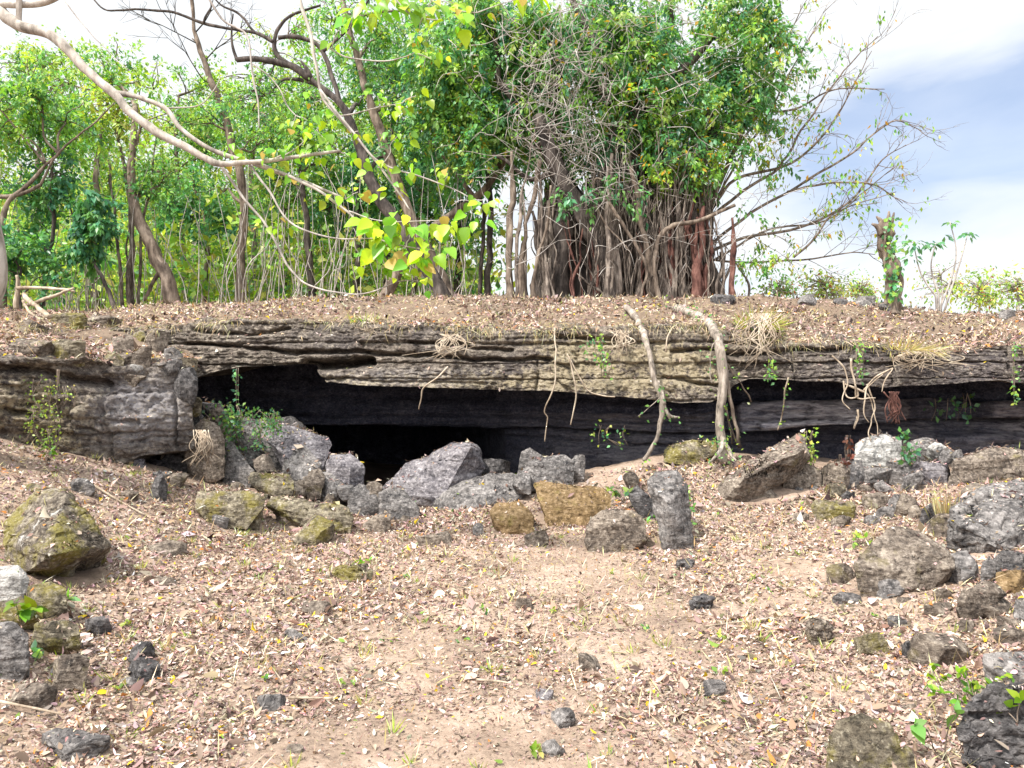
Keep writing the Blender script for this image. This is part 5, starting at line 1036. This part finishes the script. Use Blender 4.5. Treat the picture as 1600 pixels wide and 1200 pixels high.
# ---------------------------------------------------------------- fallen branches, hanging roots and vines
def stem_thing(name, label, cat, paths, bark, pname, group=None, seg=8, rough=.55, amp=.03, leaves=None, base=None):
    """paths: (pixel path, D0, D1, r0, r1) each a part of one thing"""
    rng = np.random.default_rng(abs(hash(label)) % 1000 if False else sum(map(ord, label)))
    pts = [wiggle(smooth_path(PP(p, d0, d1), 7), rng, amp, 5) for p, d0, d1, r0, r1 in paths]
    b = np.array(min((q for p in pts for q in p), key=lambda q: q[2])) if base is None else base
    root = thing(name, label, cat, b, group)
    for p, (_, _, _, r0, r1) in zip(pts, paths):
        m = MB(); m.tube(p, (r0, (r0 + r1) / 2, r1), seg, rough, 5); part(pname, m, BARK[bark], root)
    if leaves:
        n, size, palette, sp = leaves; lf = MB(); al = np.vstack(pts); k = rng.integers(0, len(al), n)
        pos = al[k] + rng.normal(size=(n, 3)) * sp; pos[:, 1] -= abs(sp); U = rnd_unit(rng, n) + np.array([0, -.2, -.3]); ln = size * rng.uniform(.6, 1.3, n)
        lf.leaves(pos, U, rnd_unit(rng, n) * .6 + np.array([0, -.7, .4]), ln, ln * .65, .1, pal(rng, n, palette, .25)); part('foliage', lf, M_LEAF, root)
    return root
stem_thing('fallen_branch', 'bleached fallen branches with a broken stub on the left end of the ledge', 'branch', [([(26, 430), (28, 455), (27, 484)], 9.6, 9.6, .022, .032), ([(27, 450), (60, 450), (100, 452), (116, 456)], 9.55, 9.4, .022, .014), ([(38, 478), (70, 468), (100, 456), (114, 450)], 9.5, 9.35, .022, .016), ([(38, 460), (55, 476), (76, 496)], 9.5, 9.1, .026, .032), ([(100, 452), (103, 470), (100, 486)], 9.4, 9.4, .008, .006), ([(36, 470), (50, 490), (66, 500)], 9.5, 9.2, .015, .012)], 'straw', 'limb')
stem_thing('hanging_root', 'slim crooked root hanging over the lip left of the thick root', 'root', [([(978, 480, 11.2), (990, 492, 10.5), (1005, 520, 9.75), (1018, 560, 9.45), (1026, 600, 9.35), (1034, 640, 9.3), (1030, 672, 9.3), (1018, 700, 9.3), (1008, 720, 9.35)], 9, 9, .046, .024), ([(1028, 596, 9.35), (1032, 610, 9.3), (1036, 632, 9.3)], 9, 9, .03, .03), ([(1040, 640, 9.35), (1050, 650, 9.4), (1062, 652, 9.5)], 9, 9, .02, .012), ([(1032, 620, 9.3), (1012, 640, 9.35), (998, 650, 9.4)], 9, 9, .006, .003), ([(1036, 628, 9.3), (1042, 645, 9.3), (1048, 655, 9.35)], 9, 9, .018, .01)], 'hang', 'root', leaves=(40, .05, GREEN, .03))
stem_thing('hanging_root', 'thick pale root arching over the lip and dropping straight to the ground', 'root', [([(1058, 482, 11.2), (1080, 490, 10.6), (1104, 502, 10.0), (1118, 518, 9.6), (1124, 545, 9.3), (1129, 600, 9.25), (1125, 660, 9.25), (1130, 722, 9.25)], 9, 9, .062, .05), ([(1104, 500, 10.0), (1096, 498, 10.2), (1070, 486, 10.9), (1040, 478, 11.5)], 9, 9, .03, .012), ([(1128, 690, 9.22), (1122, 708, 9.15), (1110, 722, 9.05)], 9, 9, .03, .012), ([(1129, 690, 9.22), (1140, 708, 9.15), (1152, 720, 9.1)], 9, 9, .03, .012), ([(1122, 530, 9.5), (1112, 545, 9.45), (1110, 575, 9.4), (1114, 600, 9.35)], 9, 9, .012, .006)], 'hang', 'root', leaves=(150, .045, GREEN, .05))
stem_thing('hanging_root', 'bundle of thin straight roots slanting down right of the thick root', 'root', [([(1124, 540, 9.35), (1136, 600, 9.3), (1146, 650, 9.3), (1157, 700, 9.3)], 9, 9, .018, .022), ([(1130, 560, 9.4), (1144, 580, 9.4), (1160, 602, 9.45), (1172, 628, 9.6)], 9, 9, .011, .010), ([(1128, 620, 9.4), (1138, 660, 9.4), (1146, 694, 9.4)], 9, 9, .013, .012), ([(1134, 640, 9.4), (1142, 670, 9.4), (1150, 694, 9.4)], 9, 9, .010, .010)], 'brown', 'root', leaves=(30, .045, GREEN, .04))
GR = 'thin rootlets dangling from the rock lip'
for lb, pth in [('thin zigzag rootlet dangling past the lip in the middle of the cave', [(866, 510, 9.7), (868, 560, 9.35), (866, 604, 9.3), (850, 640, 9.3), (855, 655, 9.3), (851, 690, 9.3)]), ('short pale rootlet dangling below a dry root tuft over the cave', [(700, 573, 9.3), (682, 590, 9.25), (662, 606, 9.25), (658, 622, 9.25), (655, 640, 9.25)]),
                ('rootlet pair hanging from the lip right of the zigzag rootlet', [(890, 560, 9.3), (900, 610, 9.25), (896, 640, 9.3), (892, 664, 9.3)]), ('thin root running down the tan lichen face', [(886, 553, 9.4), (900, 580, 9.3), (918, 610, 9.3), (940, 618, 9.3), (960, 620, 9.3)]),
                ('rootlet arching on the rock left of the slim crooked root', [(1040, 550, 9.6), (1043, 525, 9.75), (1052, 508, 9.9), (1060, 505, 10)]), ('leafy strand hanging in front of the squared block layer', [(1232, 590, 9.4), (1226, 620, 9.5), (1222, 650, 9.6), (1214, 672, 9.6)])]:
    stem_thing('rootlet', lb, 'root', [(pth, 9, 9, .011, .007)], 'straw', 'root', GR, 4, .1, .02, (18, .04, GREEN, .02) if 'leafy' in lb else None)
paths = []
rng = np.random.default_rng(303)
for p in [[(1300, 556), (1320, 575), (1325, 600), (1318, 625), (1330, 640)], [(1395, 575), (1370, 588), (1355, 605), (1350, 640), (1358, 660)], [(1320, 600), (1345, 610), (1362, 620), (1370, 660), (1372, 680)], [(1330, 560), (1336, 600), (1340, 622), (1370, 622)], [(1395, 575), (1382, 600), (1378, 612)], [(1355, 600), (1368, 640), (1356, 672), (1360, 690)], [(1318, 595), (1322, 620), (1340, 618), (1336, 600)], [(1340, 640), (1338, 670), (1336, 650)], [(1350, 610), (1362, 600), (1378, 585)]]:
    paths.append((p, 9.0, 8.95, .012, .006))
stem_thing('root_tangle', 'tangle of pale looping roots hanging from the lip above the white-faced boulder', 'root', paths, 'straw', 'root', seg=5)
stem_thing('root_beard', 'reddish beard of fine hanging roots beside the looping root tangle', 'root', [([(1396 + rng.normal(0, 5), 612), (1398 + rng.normal(0, 7), 636), (1400 + rng.normal(0, 8), 655 + rng.uniform(-8, 10))], 9.1, 9.1, .010, .004) for i in range(22)], 'red', 'rootlet', seg=4)
for lb, cx, cyy, w, hh, D, nn in [('dry root tuft hanging under a ledge left of the tan lichen face', 700, 550, 26, 28, 9.5, 22), ('straw-coloured roots trailing below the grass tuft on the lip', 1190, 545, 34, 55, 9.5, 30), ('pale roots trailing over the right part of the lip', 1440, 570, 40, 26, 9.2, 22), ('fine roots trailing down the upper rock layer left of the middle', 575, 520, 22, 26, 10.0, 16), ('dry roots trailing over the tan lichen face near the slim crooked root', 968, 545, 22, 30, 9.55, 16)]:
    stem_thing('trailing_roots', lb, 'roots', [([(cx + rng.normal(0, w * .4), cyy - hh, D + .25), (cx + rng.normal(0, w * .7), cyy - hh * .4, D), (cx + rng.normal(0, w * .9), cyy + hh * rng.uniform(-.3, .6), D - .1)], D, D, .007, .003) for i in range(nn)], 'straw', 'rootlet', seg=4)
stem_thing('trailing_roots', 'pale roots draped down the front of the brown boulder by the rock wall', 'roots', [([(313 + rng.normal(0, 5), 672, 8.45), (316 + rng.normal(0, 12), 696, 8.3), (318 + rng.normal(0, 18), 722 + rng.uniform(-6, 10), 8.35)], 8, 8, .008, .004) for i in range(20)], 'straw', 'rootlet', seg=4)
for lb, p, D0, D1, r in [('thin dead stick lying on the left slope', [(138, 795), (180, 798), (228, 806)], 7.3, 7.1, .012), ('forked dry stick lying on the litter at the lower left', [(0, 1120), (60, 1128), (100, 1132)], 3.45, 3.4, .008), ('dry stick in the middle of the clearing floor', [(745, 1090), (780, 1096), (800, 1102)], 3.95, 3.9, .007), ('dark broken stick near the bottom left of the path', [(450, 1128), (480, 1134), (520, 1130)], 3.7, 3.7, .008), ('dry stick across the lower right slope', [(1100, 1000), (1140, 985), (1200, 980)], 4.8, 4.9, .006)]:
    m = MB(); pp = smooth_path(PP(p, D0, D1), 6); pp[:, 2] = ground_h(pp[:, 0], pp[:, 1]) + .035; m.tube(pp, (r, r * .6), 6, .3, 3); solo('stick', m, BARK['straw'], lb, 'stick')
# ---------------------------------------------------------------- creepers, ferns, weeds
def creeper(name, label, cat, blobs, n, size, palette, D, ntr=5, sp=.03, group=None):
    """leafy patch: blobs (px, py, rx, ry) in front of the surface at depth D"""
    rng = np.random.default_rng(sum(map(ord, label))); st = MB(); lf = MB(); pos = []
    for (bx, byy, rx, ry) in blobs:
        k = max(4, int(n * rx * ry / sum(b[2] * b[3] for b in blobs)))
        for i in range(ntr):
            x0 = bx + rng.normal(0, rx * .5); p = smooth_path(PP([(x0, byy - ry), (x0 + rng.normal(0, rx * .3), byy), (x0 + rng.normal(0, rx * .4), byy + ry)], D), 5); st.tube(p, (.005, .003), 4)
            q = p[rng.integers(0, len(p), max(1, k // ntr))]; pos.append(q + rng.normal(size=q.shape) * np.array([rx * .25 / F * D, sp, .03]))
    pos = np.vstack(pos); n = len(pos); pos[:, 1] -= .03
    b = pos[np.argmin(pos[:, 2])]; root = thing(name, label, cat, b, group)
    U = rnd_unit(rng, n) + np.array([0, -.3, -.35]); ln = size * rng.uniform(.6, 1.35, n)
    lf.leaves(pos, U, rnd_unit(rng, n) * .6 + np.array([0, -.75, .45]), ln, ln * .62, .12, pal(rng, n, palette, .25))
    part('stem', st, BARK['brown'], root); part('foliage', lf, M_LEAF, root); return root
creeper('creeper', 'yellow-green creeper climbing the mossy part of the left rock wall', 'creeper', [(66, 620, 18, 28), (60, 665, 22, 32), (80, 690, 18, 20), (92, 595, 3, 18), (108, 620, 10, 16)], 330, .03, YELG * .75, 7.62)
creeper('fern_clump', 'dense green fern clump on the boulder at the left of the cave mouth', 'fern', [(360, 645, 24, 12), (398, 655, 30, 14), (428, 660, 16, 14), (372, 678, 16, 26), (405, 685, 12, 16)], 620, .046, np.vstack([GREEN, DARKG]) * .7, 9.05, 6, .12)
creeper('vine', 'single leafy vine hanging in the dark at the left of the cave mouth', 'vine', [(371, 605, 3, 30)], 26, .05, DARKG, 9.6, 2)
creeper('creeper', 'creeper hanging from the upper end of the long leaning slab', 'creeper', [(1262, 695, 7, 22), (1268, 715, 6, 14)], 80, .045, YELG, 8.75)
creeper('creeper', 'creeper climbing the right side of the column-like boulder', 'creeper', [(1074, 800, 10, 34), (1062, 770, 8, 10)], 110, .045, GREEN, 7.75)
creeper('leafy_plant', 'broad-leaved green plant growing between the white-faced boulder and the lichen stone', 'plant', [(1418, 690, 12, 16), (1425, 712, 10, 10)], 60, .07, DARKG * .8, 8.9)
creeper('creeper', 'fern creeper on the front of the huge grey boulder', 'creeper', [(1520, 840, 18, 20), (1508, 820, 8, 16)], 110, .045, GREEN, 6.1)
creeper('creeper', 'thin creeper strand hanging on the right end of the lip', 'creeper', [(1586, 580, 5, 45)], 50, .05, GREEN, 9.0, 2)
creeper('creeper', 'light green creeper on the upper lip above the dark purple rock', 'creeper', [(1345, 560, 7, 26)], 50, .05, GREEN, 9.25)
creeper('creeper', 'small light green creeper under the big pale grass tuft', 'creeper', [(1205, 580, 14, 12)], 40, .05, GREEN, 9.3)
creeper('creeper', 'green creeper leaves on the tan lichen face', 'creeper', [(930, 545, 18, 20), (945, 575, 8, 16)], 90, .05, GREEN, 9.4)
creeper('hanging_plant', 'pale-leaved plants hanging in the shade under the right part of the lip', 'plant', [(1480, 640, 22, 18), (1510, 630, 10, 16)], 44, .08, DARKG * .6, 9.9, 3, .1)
creeper('red_dead_plant', 'withered reddish-brown plant standing before the dark recess right of the leaning slab', 'plant', [(1326, 700, 5, 20), (1318, 718, 9, 8)], 40, .06, np.array([(.16, .05, .03), (.09, .03, .02)]), 8.7)
creeper('creeper', 'small creeper with yellow specks in the dark under the middle of the lip', 'creeper', [(955, 680, 26, 16)], 44, .045, np.vstack([YELG, DARKG]), 9.75)
def grass_tuft(name, label, px_, py_, D, n, h, palette, spread, seed, group=None, droop=0.0, on=None):
    rng = np.random.default_rng(seed); b = P(px_, py_, D) if on is None else np.array(on); m = MB(); a = rng.uniform(0, 6.28, n); r = rng.uniform(0, spread, n)
    root = b + np.stack([np.cos(a) * r, np.sin(a) * r, 0 * r], 1); U = np.stack([np.cos(a) * rng.uniform(.1, .7, n), np.sin(a) * rng.uniform(.1, .7, n) - droop * .8, 1 - droop * rng.uniform(.3, 1.7, n)], 1)
    ln = h * rng.uniform(.5, 1.2, n); m.leaves(root, U, rnd_unit(rng, n), ln, .006 + .02 * ln, .05, pal(rng, n, palette, .2))
    return solo(name, m, M_LEAF, label, 'grass tuft', group)
STRAW = np.array([(.52, .42, .24), (.42, .33, .18), (.34, .30, .12), (.60, .52, .36)])
grass_tuft('grass_tuft', 'big pale grass tuft overhanging the lip right of the thick root', 1185, 512, 10.1, 420, .34, np.vstack([STRAW, STRAW, YELG]), .26, 1, droop=.8)
grass_tuft('grass_tuft', 'dry grass tuft hanging over the lip near the right edge', 1420, 548, 9.45, 200, .28, STRAW, .35, 2, droop=.9)
grass_tuft('grass_tuft', 'straw grass sprouting above the big tilted slab', 1478, 810, 6.6, 70, .26, STRAW * .8, .14, 3)
grass_tuft('grass_tuft', 'dry grass on the upper ledge left of the tan lichen face', 570, 505, 10.2, 120, .2, np.vstack([STRAW, YELG]), .2, 4, droop=.7)
def weed(label, px_, py_, n, size, palette, seed, D=None, h=.06, group=None, name='weed'):
    rng = np.random.default_rng(seed); D = D or ground_D(px_, py_) or 6; b = P(px_, py_, D); root = thing(name, label, 'plant', b, group); st = MB(); lf = MB()
    for i in range(max(2, n // 4)):
        t = b + np.array([rng.normal(0, h * .7), rng.normal(0, h * .5), h * rng.uniform(.5, 1.3)]); st.tube(limb_path(b, t, rng, .1, .05), (.003, .002), 4)
        k = 4; U = rnd_unit(rng, k) + np.array([0, -.2, .1]); ln = size * rng.uniform(.6, 1.2, k); lf.fine(np.repeat(t[None], k, 0), U, rnd_unit(rng, k) * .4 + np.array([0, -.4, .8]), ln, ln * .55, .12, pal(rng, k, palette, .2))
    part('stem', st, BARK['brown'], root); part('foliage', lf, M_LEAF, root); return root
weed('bright green leafy seedling beside the black pitted boulder in the bottom right corner', 1522, 1112, 90, .040, LIME * .7, 1, 3.3, .12, name='seedling')
weed('single-stemmed seedling with two round pale leaves left of the black pitted boulder', 1476, 1185, 4, .085, np.array([(.14, .33, .08)]), 2, 3.05, .17, name='seedling')
weed('fresh green weed beside the squarish mossy rock at the left edge', 95, 948, 14, .08, GREEN, 3, None, .07)
weed('fern-like weed over the angular grey rock at the left edge', 35, 978, 26, .09, LIME * .45, 4, 4.3, .10)
weed('weed with dark green leaves below the flat-topped yellowish rock', 52, 1032, 12, .07, GREEN, 5, None, .06)
weed('weed growing on the dark rock left of the path', 560, 895, 14, .06, LIME * .7, 6, None, .10)
weed('weed right of the long thin slab', 545, 812, 14, .06, GREEN, 7, None, .06)
weed('weed at the foot of the humped grey rock', 648, 800, 10, .09, GREEN, 8, None, .07)
weed('small upright weed on the edge of the bare path below the cave', 714, 812, 8, .05, GREEN, 9, None, .09)
weed('long-leaved green plant between the rusty slab and the dark leaning rock', 975, 786, 20, .09, GREEN * .6, 10, 8.2, .12)
weed('weed with round leaves under the big tilted slab', 1448, 906, 14, .09, GREEN, 11, 5.6, .07)
weed('weed in the litter left of the big tilted slab', 1340, 855, 24, .05, YELG, 12, None, .10)
weed('weed among the litter under the upper left rock wall', 76, 718, 14, .07, LIME * .45, 13, 7.3, .08)
weed('trailing weed over the oblong slab at the foot of the thick root', 1108, 700, 20, .05, GREEN, 14, 9.1, .10)
weed('weed beside the round leaf-topped boulder', 1024, 826, 16, .06, GREEN, 15, 7.5, .09)
weed('lime weed on top of the dark boulder in the bottom right corner', 1590, 1130, 10, .06, LIME * .45, 16, 3.0, .08)
for i, (wx, wy) in enumerate([(205, 985), (330, 925), (250, 835), (420, 830), (175, 1085), (640, 905), (536, 1075), (420, 1070), (1135, 1058), (1200, 930), (1245, 870), (1370, 965), (1130, 1000), (760, 960), (960, 900), (610, 1005), (840, 1190), (1010, 990), (330, 855), (120, 1050), (1460, 960), (720, 1010), (870, 960), (1060, 905), (1180, 905)]):
    weed('small green sprout growing out of the dry leaf litter of the clearing', wx, wy, 6, .03 * (1.4 if i % 4 == 0 else 1), GREEN * .8 if i % 2 else YELG * .7, 40 + i, None, .035, 'green sprouts in the leaf litter', name='sprout')
# ---------------------------------------------------------------- the dry leaf litter
bvh, _nf = solid_tree()
rng = np.random.default_rng(999)
DRY = np.array([(.40, .30, .24), (.47, .37, .30), (.33, .235, .185), (.245, .165, .13), (.12, .085, .072), (.54, .45, .38), (.37, .26, .195), (.42, .30, .255), (.30, .215, .18), (.18, .125, .105)])
FX_ = [a for a, b in FACE]; FY_ = [b for a, b in FACE]
def settle(n, xr, yr, dens):
    out = []; nr_ = []
    x = rng.uniform(*xr, n); y = rng.uniform(*yr, n)
    k = (np.abs(x) < .70 * y + .5) & (rng.uniform(size=n) < dens(x, y)); x, y = x[k], y[k]
    for a, b in zip(x, y):
        h = bvh.ray_cast(Vector((a, b, 6)), Vector((0, 0, -1)))
        if h[0] is None: continue
        nn = h[1] if h[1].z > 0 else -h[1]
        if nn.z < .5 or (h[2] >= N_BARE and rng.uniform() > (.22 if nn.z > .85 else .05)): continue
        if h[2] < N_BARE and b > 7 and h[0].z > 1.2:
            qx = 800 + h[0].x / h[0].y * F; qy = 600 - (h[0].z - EYE) / h[0].y * F
            fl = float(np.interp(qx, FX_, FY_)) if h[0].y > 9.2 else float(np.interp(qx, [-600, 0, 150, 303], [560, 552, 566, 566]))
            if qy > fl + 2 and rng.uniform() > .05: continue
        out.append(h[0][:]); nr_.append(nn[:])
    return np.array(out), np.array(nr_)
def lay(mb, pos, nrm, size, palette, tilt, jit=.3, fine=False):
    n = len(pos); N = nrm + rng.normal(size=(n, 3)) * tilt; N /= np.linalg.norm(N, axis=1)[:, None]
    U = np.cross(N, rnd_unit(rng, n)); ln = size * np.exp(rng.normal(0, .35, n)); c = pal(rng, n, palette, jit)
    k = rng.uniform(size=n); c[k < .012] = (.62, .44, .03); c[(k > .012) & (k < .028)] = (.50, .21, .06); c[(k > .028) & (k < .036)] = (.16, .24, .05)
    (mb.fine if fine else mb.leaves)(pos + nrm * (ln * .12 + rng.uniform(0, .012, n))[:, None], U, N, ln, ln * rng.uniform(.25, .62, n), rng.uniform(-.5, .5, n), c, .45)
def dens_low(x, y):
    q = np.stack([x, y, x * 0], 1); path = np.exp(-((x - .1 - .05 * (y - 5)) / (.9 + .02 * y)) ** 2) * (y > 3)
    return np.clip(.85 + 1.3 * fbm(q * 1.3, 3, 7) - .85 * path + .45 * (x < -2.6) * (y > 5.5) + .2 * (x > 3), .06, 1)
LB = MB()
p_, n_ = settle(150000, (-7.2, 7.2), (4.6, 10.2), dens_low); lay(LB, p_, n_, .032, DRY, .38)
p_, n_ = settle(20000, (-7.2, 7.2), (5.5, 10.2), dens_low); lay(LB, p_, n_, .048, DRY, .45)
p_, n_ = settle(80000, (-3.7, 3.7), (2.75, 4.8), dens_low); lay(LB, p_, n_, .022, DRY, .45, fine=True)
p_, n_ = settle(7000, (-4, 4), (2.8, 5.6), dens_low); lay(LB, p_, n_, .044, DRY, .45, fine=True)
p_, n_ = settle(110000, (-5.5, 5.5), (2.3, 9.0), lambda x, y: .35 + .65 * np.exp(-((x - .1) / 1.6) ** 2)); lay(LB, p_, n_, .014, DRY * .85, .6)
p_, n_ = settle(16000, (-7, 7), (2.3, 9.5), dens_low); lay(LB, p_, n_, .032, DRY * .5, .6)  # darker leaves put the shadow gaps of the litter into the colour
o = struct('leaf_litter', LB, M_DRY, kind='stuff')
LB = MB(); p_, n_ = settle(70000, (-9, 9), (8.0, 13.2), lambda x, y: np.clip(.62 + 1.1 * fbm(np.stack([x, y, x * 0], 1) * 1.2, 3, 17), .1, 1)); lay(LB, p_, n_, .048, DRY, .6)
p_, n_ = settle(26000, (-9, 9), (8.0, 13.2), lambda x, y: np.clip(.3 + 1.6 * fbm(np.stack([x, y, x * 0], 1) * 1.6, 3, 18), .02, 1)); lay(LB, p_, n_, .05, DRY * .42, .7)  # clumps of dark leaves: shading of the ledge top done by colour
struct('ledge_leaf_litter', LB, M_DRY, kind='stuff')
rng = np.random.default_rng(1717); n = 5200
lx = rng.uniform(-40, 1660, n); clump = fbm(np.stack([lx * .02, lx * 0, lx * 0], 1), 3, 171); lx = lx[clump + rng.uniform(-.3, .3, n) > -.02]; n = len(lx)
lp = np.array([P(a, np.interp(a, FX_, FY_) + rng.normal(-3, 5), 1.0) for a in lx]); hit = [bvh.ray_cast(Vector((0, 0, EYE)), Vector(p_ - np.array([0, 0, EYE])).normalized()) for p_ in lp]
lp = np.array([h[0][:] for h in hit if h[0] is not None]); n = len(lp); fr = MB(); ln = rng.uniform(.05, .24, n) * rng.uniform(.4, 1.3, n)
U = np.stack([rng.normal(0, .35, n), -rng.uniform(.25, .9, n), -rng.uniform(-.2, 1.1, n)], 1); fr.leaves(lp + np.array([0, -.02, .01]), U, rnd_unit(rng, n) * .5 + np.array([0, -.8, .5]), ln, .006, .3, pal(rng, n, STRAW * .8, .3))
struct('lip_straw', fr, M_DRY, kind='stuff')
rng = np.random.default_rng(1818)
# dry straw, rootlets and grass stubble lying in it
LB = MB(); p_, n_ = settle(26000, (-7.2, 7.2), (2.3, 13), lambda x, y: np.clip(.5 + .9 * fbm(np.stack([x, y, x * 0], 1) * .9, 3, 27), .05, 1)); n = len(p_)
U = rnd_unit(rng, n) + n_ * .25; ln = rng.uniform(.05, .16, n); LB.leaves(p_ + n_ * .012, U, n_ + rng.normal(size=(n, 3)) * .2, ln, .0045 + .0005 * p_[:, 1:2].ravel(), .1, pal(rng, n, STRAW, .25)); struct('dry_straw', LB, M_DRY, kind='stuff')
LB = MB()
for i in range(150):
    D = rng.uniform(2.9, 8.5); x = rng.uniform(-.68, .68) * D; z = float(ground_h(x, D)[0]); n = int(rng.integers(8, 22)); a = rng.uniform(0, 6.28, n); r = rng.uniform(0, .035, n)
    pos = np.stack([x + np.cos(a) * r, D + np.sin(a) * r, 0 * a + z], 1); U = np.stack([np.cos(a) * .5, np.sin(a) * .5, rng.uniform(.4, 1, n)], 1); ln = rng.uniform(.03, .10, n)
    LB.leaves(pos, U, rnd_unit(rng, n), ln, .006, .05, pal(rng, n, np.vstack([STRAW, YELG]), .2))
struct('grass_stubble', LB, M_LEAF, kind='stuff')
